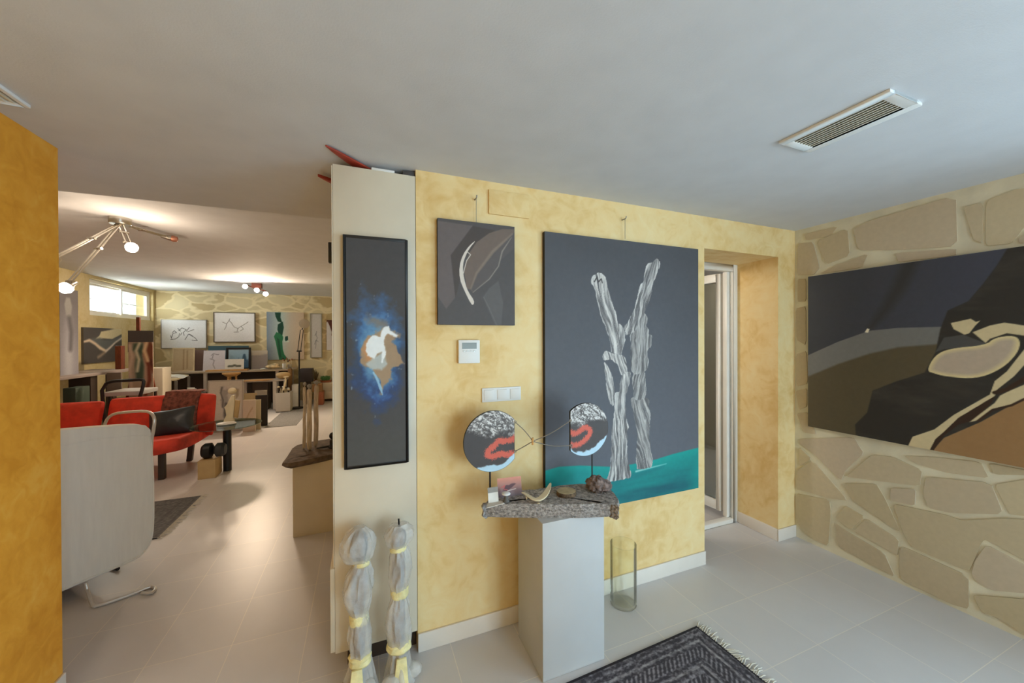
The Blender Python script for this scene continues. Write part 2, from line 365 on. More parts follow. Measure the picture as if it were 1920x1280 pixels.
# stone wall with its patio door; front wall with an opening added for fill light
GY0, GY1, GZ = -2.7, .12, 2.2
sw = struct('wall_right', MB().box((XS+.005, GY1, 0), (XS+.35, 2.29, HC)), M_MORT)
struct('wall_right_end', MB().box((XS+.005, -3.3, 0), (XS+.35, GY0, HC)), M_MORT); struct('wall_right_lintel', MB().box((XS+.005, GY0, GZ), (XS+.35, GY1, HC)), M_MORT)
FX0, FX1 = 1.3, 2.9
struct('wall_front', MB().box((XL-.2, -3.3, 0), (FX0, -3, HC)).box((FX1, -3.3, 0), (XS+.35, -3, HC)).box((FX0, -3.3, GZ), (FX1, -3, HC)), M_YEL)
def glazing(name, p0, ax, L, h, label):
    t = thing(name, label, 'window', p0, kind='structure'); p0 = Vector(p0); ax = Vector(ax); n = ax.cross(Vector((0, 0, 1)))
    mb = MB()
    def bar(a0, a1, z0, z1, d=.03):
        p = p0+ax*a0-n*d; mb.prism([p+Vector((0, 0, z0)), p+ax*(a1-a0)+Vector((0, 0, z0)), p+ax*(a1-a0)+Vector((0, 0, z1)), p+Vector((0, 0, z1))], n*2*d)
    bar(0, .06, 0, h); bar(L-.06, L, 0, h); bar(.06, L-.06, 0, .06); bar(.06, L-.06, h-.06, h); bar(L/2-.04, L/2+.04, .06, h-.06)
    mb.build('window_frame', M_PVC, t)
    g = MB(); p = p0+ax*.06+Vector((0, 0, .06)); g.prism([p, p+ax*(L-.12), p+ax*(L-.12)+Vector((0, 0, h-.12)), p+Vector((0, 0, h-.12))], n*.006); g.build('pane', M_GLASS, t)
glazing('window_2', (XS+.25, GY0, 0), (0, 1, 0), GY1-GY0, GZ, 'glazed patio door in the stone wall')
glazing('fill_window_3', (FX0, -3.2, 0), (1, 0, 0), FX1-FX0, GZ, 'unseen glazed opening added behind the viewer for fill light')  # added opening out of view, placed and sized for fill light
# studio window
w1 = thing('window_1', 'white framed sliding window high under the studio ceiling', 'window', (XW-.12, WY0, WZ0), kind='structure')
mb = MB(); x0, x1 = XW-.14, XW-.06
for a, b in (((WY0, WZ0), (WY1, WZ0+.06)), ((WY0, WZ1-.07), (WY1, WZ1)), ((WY0, WZ0+.06), (WY0+.05, WZ1-.07)), ((WY1-.06, WZ0+.06), (WY1, WZ1-.07))): mb.box((x0, a[0], a[1]), (x1, b[0], b[1]))
mb.build('window_frame', M_PVC, w1)
ym = WY0+(WY1-WY0)*.52
for k, (ya, yb, xx) in enumerate(((WY0+.05, ym+.05, XW-.115), (ym-.03, WY1-.06, XW-.085))):
    mb = MB(); za, zb = WZ0+.06, WZ1-.07
    for a, b in (((ya, za), (yb, za+.035)), ((ya, zb-.035), (yb, zb)), ((ya, za+.035), (ya+.04, zb-.035)), ((yb-.04, za+.035), (yb, zb-.035))): mb.box((xx-.012, a[0], a[1]), (xx+.012, b[0], b[1]))
    mb.build('sash', M_PVC, w1)
    MB().box((xx-.003, ya+.04, za+.035), (xx+.003, yb-.04, zb-.035)).build('pane', M_GLASS, w1)
mb = MB()
mb.box((XW-.24, WY0, (WZ0+WZ1)/2-.006), (XW-.22, WY1, (WZ0+WZ1)/2+.006))
for k in range(1, 5): mb.box((XW-.24, WY0+k*.43-.004, WZ0), (XW-.22, WY0+k*.43+.004, WZ1))
mb.build('grille', M_PVC, w1)
# skirting
def skirt(name, a, b): struct(name, MB().box(a, b), M_SKIRT, bev=.003)
skirt('baseboard_middle', (.25, YW-.012, 0), (2.193+.0, YW, .092))
skirt('baseboard_reveal', (2.948, YW, 0), (2.96, 2.24, .092))
skirt('baseboard_corner', (2.948, YW-.012, 0), (XS+.005, YW, .092))
skirt('baseboard_left', (XL, -3, 0), (XL+.012, YL, .092))
skirt('baseboard_partition', (.238, 3.02, 0), (.25, 11.0, .092))
# crazy paving on the stone wall, stone by stone
K5 = (1480, 320, .4531); K6 = (1440, 780, .3906); K8 = (1300, 900, .3229)
stones = [(K8, [(590,75),(790,115),(800,190),(785,380),(700,345),(640,300),(600,240)]), (K8, [(825,220),(885,148),(995,212),(912,288)]),
 (K8, [(930,295),(1005,222),(1195,345),(1185,440),(1120,400)]), (K8, [(825,250),(900,300),(1110,425),(1170,560),(1050,500),(850,390),(832,340)]),
 (K8, [(1200,400),(1225,388),(1600,558),(1602,748),(1500,720),(1200,575)]), (K8, [(1625,665),(1920,690),(2100,700),(2100,960),(1920,900),(1760,790),(1680,770),(1650,720)]),
 (K8, [(1615,540),(1640,460),(1705,375),(1920,490),(2080,580),(2080,660),(1920,655),(1740,640),(1650,590)]),
 (K6, [(600,420),(770,455),(860,475),(930,500),(1130,490),(1320,500),(1320,740),(1229,690),(1050,590),(1030,600),(990,690),(965,745),(690,630),(650,560)]),
 (K6, [(150,110),(410,100),(460,180),(370,260),(350,310),(230,190),(150,130)]), (K6, [(375,290),(500,185),(600,195),(740,260),(730,335),(540,312),(450,300)]),
 (K6, [(150,150),(210,205),(150,240)]), (K6, [(135,350),(140,260),(215,212),(385,405),(300,395),(200,365)]), (K6, [(358,322),(520,325),(560,390),(640,560),(480,455),(405,400)]),
 (K6, [(590,345),(710,350),(705,430),(588,405)]), (K6, [(760,290),(1070,320),(1130,470),(880,465),(770,440),(745,370)]), (K6, [(650,190),(780,195),(1020,220),(1060,298),(860,272),(720,232)]),
 (K6, [(1085,328),(1229,305),(1330,300),(1330,490),(1229,478),(1162,472)]), (K6, [(1060,225),(1320,275),(1320,285),(1085,280)]),
 (K5, [(60,262),(200,230),(170,270),(70,288)]), (K5, [(35,300),(98,295),(125,400),(100,430),(30,432)]), (K5, [(112,290),(240,238),(250,350),(150,388)]),
 (K5, [(265,242),(330,207),(690,100),(695,312),(440,328),(285,328)]), (K5, [(120,428),(200,388),(325,343),(300,400)]), (K5, [(440,340),(690,322),(690,350),(450,378)]),
 (K5, [(720,150),(802,130),(798,300),(762,285)]), (K5, [(815,125),(930,78),(1060,60),(1060,200),(971,235),(920,300),(812,312)]), (K5, [(950,280),(1060,210),(1060,290),(950,300)]),
 (K5, [(35,447),(68,447),(68,540),(34,542)]), (K5, [(26,570),(68,560),(68,722),(30,700)]), (K5, [(26,760),(70,745),(76,880),(30,892)]), (K5, [(26,910),(72,900),(72,975),(40,988)]), (K5, [(30,1002),(75,1000),(112,1090),(60,1083)])]
mb = MB(); cols = []
for (ox, oy, k), pl in stones:
    q = soften([onX(ox+x*k, oy+y*k, XS) for x, y in pl])
    q = [Vector((XS, min(p.y, YW-.004), min(max(p.z, .01), HC-.004))) for p in q]
    c0 = np.array((194, 180, 154)) + np.array((1, 1, 1))*random.uniform(-7, 5)+np.array((0, 0, random.uniform(-5, 5))); n0 = len(mb.v)
    if max(p.z for p in q) < .85: q = [p-Vector((.003, 0, 0)) for p in q]   # the lower courses stand a little proud
    mb.prism(q, (XS+.005-q[0].x, 0, 0)); cols += [c0]*(len(mb.v)-n0)
for i in range(6):                    # the courses between the seen part and the patio door
    z = .03+i*.39
    c0 = np.array((194, 180, 154)) + np.array((random.uniform(-6, 6),)*3); n0 = len(mb.v)
    q = chaikin([(XS, .62, z), (XS, .62-random.uniform(0, .05), z+.33), (XS, .16, z+.33), (XS, .15, z+.03)], 1); mb.prism(q, (.005, 0, 0)); cols += [c0]*(len(mb.v)-n0)
me = bpy.data.meshes.new('stone_facing'); o0 = origin(sw); me.from_pydata([p-o0 for p in mb.v], [], mb.f)
at = me.color_attributes.new('Col', 'FLOAT_COLOR', 'POINT'); cc = np.ones((len(mb.v), 4), np.float32); cc[:, :3] = lin(np.array(cols)); at.data.foreach_set('color', cc.ravel())
me.materials.append(M_STN); o = bpy.data.objects.new('stone_facing', me); COL.objects.link(o); o.parent = sw
# side room behind the doorway
struct('wall_side_room', MB().box((1.0, 4.6, 0), (4.9, 4.8, HC)).box((4.7, 2.29, 0), (4.9, 4.6, HC)).box((XS+.35, 2.09, 0), (4.9, 2.29, HC)).box((.9, 2.29, 0), (1.0, 4.8, HC)), mat('side_room_paint', (196, 188, 172), .7))
bx = rectY(1180, 585, 1352, 702, 4.3)
t = thing('wall_cupboard', 'white wall cupboard seen through the glazed door', 'cupboard', ((bx[0]+bx[1])/2, 4.45, bx[2]))
MB().box((bx[0], 4.3, bx[2]), (bx[1], 4.6, bx[3])).build('body', M_WHITE, t, .003)
for k in range(3): MB().box((bx[0]+(bx[1]-bx[0])*k/3+.004, 4.284, bx[2]+.004), (bx[0]+(bx[1]-bx[0])*(k+1)/3-.004, 4.2995, bx[3]-.004)).build('door_panel', M_WHITE, t, .002)
# door
d1 = thing('door_1', 'white glazed door standing open in the yellow doorway', 'door', (2.576, 2.265, 0), kind='structure')
mb = MB(); fx0, fx1, fy0, fy1 = 2.193, 2.96, 2.235, 2.29
mb.box((fx0, fy0, .0), (fx0+.055, fy1, 2.18)).box((fx1-.05, fy0, .0), (fx1, fy1, 2.18)).box((fx0+.055, fy0, 2.125), (fx1-.05, fy1, 2.18)).box((fx0+.055, fy0, 0), (fx1-.05, fy1, .035))
mb.box((fx1-.085, fy1-.02, .035), (fx1-.05, fy1+.02, 2.125))
mb.build('door_frame', M_PVC, d1, .004)
HX, HY = 2.905, 2.335
ang = math.radians(95)               # leaf swings into the side room
ld = Vector((math.cos(ang), math.sin(ang), 0)); ln = Vector((ld.y, -ld.x, 0)); LW = .66
def leafbox(mb, a0, a1, z0, z1, d0=-.03, d1=.03):
    p = Vector((HX, HY, 0))+ld*a0+ln*d0; mb.prism([p+Vector((0, 0, z0)), p+ld*(a1-a0)+Vector((0, 0, z0)), p+ld*(a1-a0)+Vector((0, 0, z1)), p+Vector((0, 0, z1))], ln*(d1-d0)); return mb
mb = MB()
for a in ((0, .042, .06, 2.12), (LW-.07, LW, .06, 2.12), (.042, LW-.07, .06, .14), (.042, LW-.07, 2.05, 2.12)): leafbox(mb, *a)
lf = mb.build('door_leaf', M_PVC, d1, .004)
leafbox(MB(), .042, LW-.07, .14, 2.05, -.004, .004).build('glass_pane', M_GLASS, lf)
hd = leafbox(MB(), LW-.06, LW-.03, .98, 1.16, .03, .045); p = Vector((HX, HY, 0))+ld*(LW-.045)+ln*.045; hd.tube([p+Vector((0, 0, 1.1)), p+ln*.045+Vector((0, 0, 1.1)), p+ln*.05-ld*.1+Vector((0, 0, 1.1))], .009)
hd.build('door_handle', M_GREYM, lf)
for z in (.26, 1.02, 1.28, 1.98):
    MB().lathe([(.012, 0), (.012, .1)], (HX+.012, HY-.03, z-.05), 12).box((HX-.0, HY-.045, z-.05), (HX+.05, HY-.028, z+.05)).build('hinge', M_WHITE, d1)
# ------------------------------------------------------------------ entrance side: things on the walls
def hung_wire(t, p_top, p_bot, y):
    w = MB().tube([p_bot, p_top], .0016, 6); w.build('hanging_wire', M_GREYM, t)
    MB().tube([p_top+Vector((0, .028, 0)), p_top+Vector((0, -.006, .0)), p_top+Vector((0, -.012, .012))], .0035, 8).build('wall_hook', M_GREYM, t)
# 1 big canvas of two bleached trunks
PY = YW-.028
a = artY((.95, 2.106, .548, 2.16), PY, .0032, (72, 72, 76), 0)
t = thing('painting', 'large painting of two pale bleached tree trunks on teal ground, right of the light switches', 'painting', (1.528, PY+.014, .548))
h = a.T/a.h
a.C = a.C*1.08
a.mix(np.clip(1-h*1.05, 0, 1)*.9, (100, 103, 112)); a.mix(np.clip(fbm(a.S*3, a.T*3, 3)-.45, 0, 1)*.3, (104, 106, 114))
c3 = lambda pts: [(1000+x*.4376, 400+y*.4376) for x, y in pts]
gp = c3([(40,1105),(110,1085),(200,1080),(330,1085),(420,1075),(520,1055),(600,1030),(720,1000),(760,1300),(20,1400)])
d = a.fill(a.px(gp), (18, 150, 142), .006)
ins = np.clip(-d/.18, 0, 1)*(fbm(a.S*3, a.T*22, 8)*.9+.3); a.mix(np.clip(ins, 0, 1)*(d < 0), (22, 92, 102))
a.stroke(a.px(c3([(300,1160),(420,1130),(560,1085)])), [.02, .04, .01], (26, 110, 116), .02, .6); a.stroke(a.px(c3([(440,1105),(570,1072)])), [.012, .003], (190, 225, 220), .008, .7)
c7 = lambda pts: [(1080+x*.3516, 470+y*.3516) for x, y in pts]
limbs = [[(292,780),(395,790),(385,830),(395,870),(390,1000),(410,1150),(330,1165),(320,1130),(330,960),(305,860)], [(300,655),(370,635),(374,785),(310,795)],
 [(340,345),(360,330),(382,360),(372,400),(388,420),(384,445),(407,455),(400,510),(382,525),(378,560),(390,585),(375,640),(300,660),(290,560),(295,480),(285,450),(330,410)],
 [(385,70),(410,65),(430,42),(450,60),(430,130),(410,170),(395,260),(365,320),(330,410),(275,450),(255,410),(285,370),(320,290),(345,180),(360,170),(375,90)],
 [(150,595),(165,610),(195,680),(205,760),(200,830),(185,815),(165,740),(160,670)],
 [(290,645),(285,700),(260,790),(268,900),(280,940),(270,960),(272,1100),(297,1205),(260,1215),(160,1232),(185,1170),(190,1050),(195,930),(210,850),(205,760),(235,755),(235,700),(250,655)],
 [(140,560),(158,535),(190,548),(260,560),(275,640),(245,668),(225,605),(190,578),(150,582)], [(225,390),(245,400),(262,440),(260,480),(240,555),(225,545)],
 [(80,160),(95,130),(125,120),(155,135),(165,190),(190,270),(215,350),(222,400),(240,552),(190,545),(185,480),(160,410),(125,320),(105,220),(95,185)]]
for i, L in enumerate(limbs):
    pl = [(p.x, p.y) for p in soften([Vector((x, y, 0)) for x, y in a.px(c7(L))], .15)]
    d = a.sdf(pl)-.003+(fbm(a.S*45, a.T*45, 30+i)-.5)*.014; m_ = np.clip(.5-d/.003, 0, 1)
    lean = (.5, -.45, -.1, -.45, .3, .05, .6, 0, .45)[i]
    q = a.S+a.T*lean*.6+(fbm(a.S*9, a.T*4, 50+i)-.5)*.07
    g = fbm(q*95, a.T*6+i*3, 60+i, 4); fine = fbm(q*210, a.T*14, 80+i, 3)
    k = np.clip((g-.36)*4.2, 0, 1)*.7+np.clip((fine-.3)*2, 0, 1)*.36
    dim = .86 if i < 3 else 1.0
    col = np.array((86, 84, 86))[None]*(1-k[:, None])+np.array((214, 210, 205))[None]*dim*k[:, None]
    edge = np.clip(1-np.abs(d+.004)/.004, 0, 1)*np.clip(g*2-.5, 0, 1); col = col*(1-edge[:, None]*.6)+np.array((214, 211, 206))[None]*dim*edge[:, None]*.6
    a.mix(m_, col)
a.stroke(a.px(c7([(98,165),(112,140),(120,165),(135,150),(140,170)])), .008, (70, 66, 66), .004)
a.mesh('canvas', t, .028, (40, 38, 38)); hung_wire(t, onY(1172, 410, YW-.03), onY(1172, 448, YW-.02), 0)
# 2 small canvas
a = artY(rectY(821, 417, 965, 609, PY), PY, .0022, (84, 80, 80)); x0, x1, z0, z1 = rectY(821, 417, 965, 609, PY)
t = thing('painting', 'small dark square painting of a thin white crescent leaf, above the thermostat', 'painting', ((x0+x1)/2, PY+.014, z0))
k2 = lambda pts: a.px([(780+x*.3438, 320+y*.3438) for x, y in pts])
a.fill(k2([(100,270),(310,300),(190,460),(215,690),(165,752),(100,660)]), (104, 95, 94), .006); a.fill(k2([(310,300),(430,325),(330,400),(240,500),(240,600),(215,690),(190,460)]), (78, 70, 67), .006)
a.fill(k2([(270,590),(260,540),(290,450),(330,390),(400,340),(470,318),(545,320),(520,370),(460,480),(400,580),(310,665),(300,650),(275,640)]), (112, 98, 90), .004)
a.fill(k2([(300,640),(330,560),(420,440),(530,340),(560,400),(470,480),(400,580),(310,665)]), (92, 86, 85), .008)
a.fill(k2([(365,690),(400,640),(450,600),(475,720),(465,850),(435,850)]), (98, 95, 95), .006, .8)
a.stroke(k2([(300,640),(330,560),(420,440),(525,345)]), [.006, .012, .016, .008], (136, 120, 108), .008, .8); a.stroke(k2([(312,662),(400,590),(450,520),(470,440),(520,365)]), [.003, .006, .006, .008, .003], (150, 140, 132), .005, .8)
a.stroke(k2([(370,690),(400,750),(440,840)]), .004, (118, 114, 112), .004, .6)
a.fill([(p.x, p.y) for p in chaikin([(x, y, 0) for x, y in k2([(330,376),(290,408),(255,458),(236,520),(238,590),(262,650),(300,727),(314,732),(318,708),(285,660),(270,620),(257,560),(256,510),(268,470),(290,425)])], 1)], (212, 202, 192), .002)
a.stroke(k2([(276,438),(298,458),(276,490),(258,560)]), .004, (206, 196, 186), .002)
a.mesh('canvas', t, .028, (52, 48, 46)); hung_wire(t, onY(893, 371, YW-.03), onY(893, 425, YW-.02), 0)
# 3 framed nebula on the end of the cupboard
CPY = YW                                  # cupboard end face
fy = CPY-.034; bx = rectY(650, 450, 760, 868, fy); a = artY(bx, fy, .0022, (72, 70, 71))
t = thing('painting', 'tall narrow black framed painting of a blue and white nebula, on the cream cupboard', 'painting', ((bx[0]+bx[1])/2, CPY-.015, bx[2]-.018))
kn = lambda pts: a.px([(630+x*.36, 430+y*.36) for x, y in pts])
a.mix(np.clip((.28-a.T/a.h)*3, 0, .6), (80, 79, 74))
cs, ct = kn([(215, 640)])[0]; n1 = fbm(a.S*16, a.T*16, 11, 5); n2 = fbm(a.S*50, a.T*50, 12, 3)
r = np.hypot((a.S-cs)/.125, (a.T-ct)/.285)+(n1-.5)*.8+(n2-.5)*.16
a.mix(np.clip((1.1-r)*2.2, 0, 1)*.95, np.array((66, 104, 156))[None]*(np.clip((a.T-ct+.3)/.45, .45, 1.1))[:, None]**.5+np.array((0, 0, 22))[None]*np.clip((ct-a.T)/.2, 0, 1)[:, None])
a.mix(np.clip((.78-r)*2.4, 0, 1)*.8, (112, 160, 192)); a.mix(np.clip(n2-.78, 0, 1)*4*(r < 1.1), (150, 176, 196))
a.fill(kn([(130,620),(150,570),(190,545),(235,500),(285,500),(320,550),(310,620),(345,690),(310,715),(280,730),(265,800),(240,850),(215,790),(165,710),(135,680)]), (162, 134, 104), .012, .95, .03, 28, 4)
a.fill(kn([(160,440),(215,440),(235,470),(285,490),(270,520),(215,505),(175,480)]), (130, 120, 108), .03, .8, .03, 26, 9)
a.fill(kn([(140,600),(165,560),(175,640),(200,690),(150,680)]), (196, 138, 90), .02, .8, .015, 30, 5)
a.fill(kn([(200,665),(245,640),(265,700),(240,730),(190,730),(165,700)]), (178, 186, 186), .012, .9, .012, 30, 6)
a.fill(kn([(158,590),(170,568),(190,552),(228,556),(235,530),(250,508),(275,505),(285,528),(325,550),(318,562),(270,545),(255,560),(250,600),(262,650),(240,690),(238,640),(215,652),(200,675),(165,655),(155,620)]), (228, 231, 232), .006, 1, .009, 34, 7)
a.stroke(kn([(195,745),(215,780),(230,820),(243,862)]), [.006, .01, .012, .004], (150, 190, 215), .004, .9, .004)
a.mesh('canvas', t, .012, (30, 28, 28)); frame_mb(a, .014, .034, .0).build('frame', M_BLK, t, .002)
# 4 big canvas on the stone wall
px_ = XS-.03; A4 = Art((px_, 1.789, .893), (0, -1, 0), (0, 0, 1), 1.5, 1.128, 420, 316, (62, 64, 70)); a = A4
t = thing('painting', 'wide dark abstract painting with a cream heart shape, on the crazy paved stone wall', 'painting', (px_+.015, 1.04, .893))
k4 = lambda pts: a.px([(1480+x*.4531, 320+y*.4531) for x, y in pts])
a.mix(np.clip(a.S/.9, 0, 1)*.7, (70, 73, 90)); a.stroke(k4([(500,380),(455,480),(400,570),(335,650)]), [.07, .07, .05, .02], (54, 53, 52), .05, .8)
a.fill(k4([(40,775),(80,762),(200,708),(330,662),(450,650),(640,645),(640,900),(300,1100),(40,1100)]), (116, 116, 114), .003)
a.fill(k4([(40,865),(80,850),(200,800),(330,757),(450,730),(640,715),(700,900),(500,1200),(40,1150)]), (88, 79, 60), .014)
a.fill(k4([(312,668),(322,652),(332,655),(326,670)]), (226, 216, 190), .003)
dk = (50, 47, 44)
a.fill(k4([(915,300),(1150,180),(1700,60),(1560,420),(1300,760),(1100,900),(830,1040),(640,1170),(490,1150),(380,1125),(275,1092),(272,1050),(322,1000),(345,910),(440,872),(560,835),(605,750),(625,655),(655,578),(740,540),(800,470),(860,390)]), dk, .006)
nn = fbm(a.S*5, a.T*14, 21); a.mix(np.clip(nn-.5, 0, 1)*1.1*(np.abs(a.C-np.array(dk)).sum(1) < 4), (86, 80, 72))
cr = (206, 190, 152); hp = (182, 166, 148)
a.fill(k4([(605,750),(640,690),(720,678),(815,715),(802,724),(640,738)]), (78, 77, 76), .004)
a.fill(k4([(668,630),(750,612),(772,625),(790,620),(770,640),(745,672),(725,678),(680,655)]), cr, .003)
a.fill(k4([(758,668),(830,640),(890,628),(971,640),(1120,660),(1210,720),(1100,705),(971,682),(900,672),(830,695),(812,712)]), cr, .004)
ht = chaikin([(x, y, 0) for x, y in k4([(568,828),(600,765),(660,735),(812,722),(850,690),(930,680),(958,705),(945,755),(880,820),(775,862),(640,850),(600,838)])], 2); ht = [(p.x, p.y) for p in ht]
d = a.fill(ht, (216, 200, 154), .003); a.mix(np.clip((-d-.006)/.02, 0, 1), hp)
a.fill(k4([(590,1160),(640,1105),(790,1040),(971,940),(1150,850),(1500,800),(1900,700),(2600,1800),(971,1300),(600,1180)]), (158, 126, 88), .004)
a.mix(np.clip((a.S-.5)/.9, 0, .35)*(np.abs(a.C-np.array((158, 126, 88))).sum(1) < 6), (140, 100, 60))
a.fill(k4([(488,1145),(510,1100),(600,1070),(680,1010),(830,925),(850,870),(900,830),(971,740),(1120,640),(1320,560),(1120,700),(971,805),(930,850),(860,905),(850,932),(700,1022),(640,1080),(605,1110),(580,1158)]), cr, .003)
a.fill(k4([(580,1158),(605,1110),(640,1080),(700,1022),(850,932),(840,955),(770,1030),(700,1050),(640,1095),(595,1160)]), (56, 38, 28), .003)
a.fill(k4([(745,1040),(790,1005),(850,960),(872,930),(912,910),(971,885),(1180,770),(1420,660),(1180,840),(971,940),(920,966),(840,985),(790,1030)]), cr, .004)
a.stroke(k4([(850,918),(900,905),(971,862),(1100,780)]), .018, (56, 38, 28), .004); a.stroke(k4([(780,1035),(840,990),(920,970),(971,945)]), .01, (56, 38, 28), .004)
a.mesh('canvas', t, .0295, (44, 42, 42))
# small wall fittings
bx = rectY(917, 360, 993, 405, YW-.012)
boxthing('cover_plate', 'yellow painted cover plate on the wall just under the ceiling', 'cover plate', (bx[0], YW-.012, bx[2]), (bx[1], YW, bx[3]), M_YEL, .003)
bx = rectY(860, 637, 900, 681, YW-.024); t = thing('thermostat', 'white wall thermostat with a small grey display, below the small painting', 'thermostat', ((bx[0]+bx[1])/2, YW-.012, bx[2]))
MB().box((bx[0], YW-.024, bx[2]), (bx[1], YW+.001, bx[3])).build('housing', M_WHITE, t, .004)
w = bx[1]-bx[0]; hh = bx[3]-bx[2]
MB().box((bx[0]+w*.16, YW-.0252, bx[2]+hh*.62), (bx[1]-w*.16, YW-.022, bx[2]+hh*.88)).build('display', M_LCD, t)
for k in range(4): MB().box((bx[0]+w*(.2+k*.16), YW-.0262, bx[2]+hh*.5), (bx[0]+w*(.3+k*.16), YW-.022, bx[2]+hh*.56)).build('button', M_GREYM, t)
bx = rectY(904, 726, 977, 752, YW-.01); t = thing('light_switch', 'triple white light switch panel on the yellow wall', 'switch', ((bx[0]+bx[1])/2, YW-.005, bx[2]))
MB().box((bx[0], YW-.009, bx[2]), (bx[1], YW, bx[3])).build('switch_plate', M_WHITE, t, .003)
w = (bx[1]-bx[0])/3
for k in range(3):
    x = bx[0]+w*(k+.5); z = (bx[2]+bx[3])/2; MB().add([(x-w*.36, YW-.012, z-w*.36), (x+w*.36, YW-.018, z-w*.36), (x+w*.36, YW-.018, z+w*.36), (x-w*.36, YW-.012, z+w*.36), (x-w*.36, YW-.008, z-w*.36), (x+w*.36, YW-.008, z-w*.36), (x+w*.36, YW-.008, z+w*.36), (x-w*.36, YW-.008, z+w*.36)],
      [(0, 1, 2, 3), (7, 6, 5, 4), (0, 4, 5, 1), (1, 5, 6, 2), (2, 6, 7, 3), (3, 7, 4, 0)]).build('rocker', M_WHITE, t, .001)
# ceiling vents
def vent(label, x0, x1, y0, y1, ix0, ix1, iy0, iy1, ns):
    t = thing('ceiling_vent', label, 'vent', ((x0+x1)/2, (y0+y1)/2, HC-.014)); z0, z1 = HC-.012, HC
    MB().box((x0, y0, z0), (ix0, y1, z1)).box((ix1, y0, z0), (x1, y1, z1)).box((ix0, y0, z0), (ix1, iy0, z1)).box((ix0, iy1, z0), (ix1, y1, z1)).build('vent_frame', M_WHITE, t, .002)
    MB().box((ix0, iy0, HC-.002), (ix1, iy1, HC-.0005)).build('backing', M_GREYM, t)
    for k in range(ns):
        x = ix0+(ix1-ix0)*(k+.5)/ns; w = (ix1-ix0)/ns*.5
        MB().add([(x-w, iy0, z0+.001), (x-w*.1, iy0, HC-.003), (x+w*.35, iy0, HC-.003), (x-w*.3, iy0, z0+.001), (x-w, iy1, z0+.001), (x-w*.1, iy1, HC-.003), (x+w*.35, iy1, HC-.003), (x-w*.3, iy1, z0+.001)],
                 [(0, 1, 2, 3), (7, 6, 5, 4), (0, 4, 5, 1), (1, 5, 6, 2), (2, 6, 7, 3), (3, 7, 4, 0)]).build('slat', mat('vent_slat', (212, 209, 196), .5), t, smooth=False)
ia = onZ(1487, 264, HC); ib = onZ(1698, 199, HC)
vent('white slatted air vent in the ceiling above the stone wall painting', 1.66, 1.87, .70, 1.065, 1.693, 1.832, .735, 1.03, 8)
vent('narrow air vent in the ceiling beside the orange wall', -1.215, -1.098, 1.45, 1.888, -1.20, -1.113, 1.47, 1.868, 4)
# ------------------------------------------------------------------ cupboard
t = thing('cupboard', 'tall cream cupboard standing end-on beside the yellow wall', 'cupboard', (.06, 2.45, 0))
CX0, CX1, CY1 = -.123, .248, 3.0
MB().box((CX0, YW, .104), (CX1, CY1, 2.367)).build('body', M_CREAM, t, .002)
MB().box((CX0+.05, YW+.05, 0), (CX1, CY1-.02, .104)).build('plinth', M_DARK, t)
for k in range(2):
    dy = YW+.002+k*.548
    for z0, z1, nm in ((.112, .50, 'lower_door'), (.504, 2.36, 'upper_door')):
        xo = -.02 if nm == 'lower_door' else -.006
        d = MB().box((CX0+xo, dy, z0), (CX0-.0005, dy+.546, z1)).build(nm, M_CREAM, t, .0015)
        if nm == 'upper_door':
            MB().box((CX0+xo-.022, dy+.1, 1.93 if k == 0 else 1.2), (CX0+xo, dy+.125, 2.03 if k == 0 else 1.3)).build('door_knob', M_BLK, d, .004)
# things lying on top of the cupboard
zt = 2.3672
def blade(label, pts, w, th):
    p = [Vector(q) for q in pts]; d = (p[1]-p[0]).normalized(); s = Vector((-d.y, d.x, 0)).normalized(); u = d.cross(s)
    mb = MB(); n = 8; L = (p[1]-p[0]).length; top = []; bot = []
    for i in range(n+1):
        f = i/n; ww = w*(1-f)**.7+.004; top.append(p[0]+d*L*f+s*ww/2); bot.append(p[0]+d*L*f-s*ww/2)
    mb.prism(top+bot[::-1], Vector((0, 0, th)))
    return tag(mb.build('red_plank', M_RWOOD, None, .002), label, 'plank', None)
blade('red tapered wooden blade sticking up from the cupboard top to the ceiling', ((.10, 2.06, zt+.013), (-.142, 1.79, 2.387)), .085, .008)
blade('dark red wooden blade jutting left over the edge of the cupboard top', ((.02, 2.32, zt+.014), (-.20, 2.08, 2.366)), .075, .014)
boxthing('board', 'thin white board lying on top of the cupboard', 'board', (.045, 1.906, zt), (.15, 2.5, zt+.012), M_WHITE, .001)
boxthing('storage_box', 'dark grey flat box on top of the cupboard beside the yellow wall', 'box', (.19, 1.915, zt), (.246, 2.6, zt+.026), mat('dark_card', (70, 66, 66)), .001)
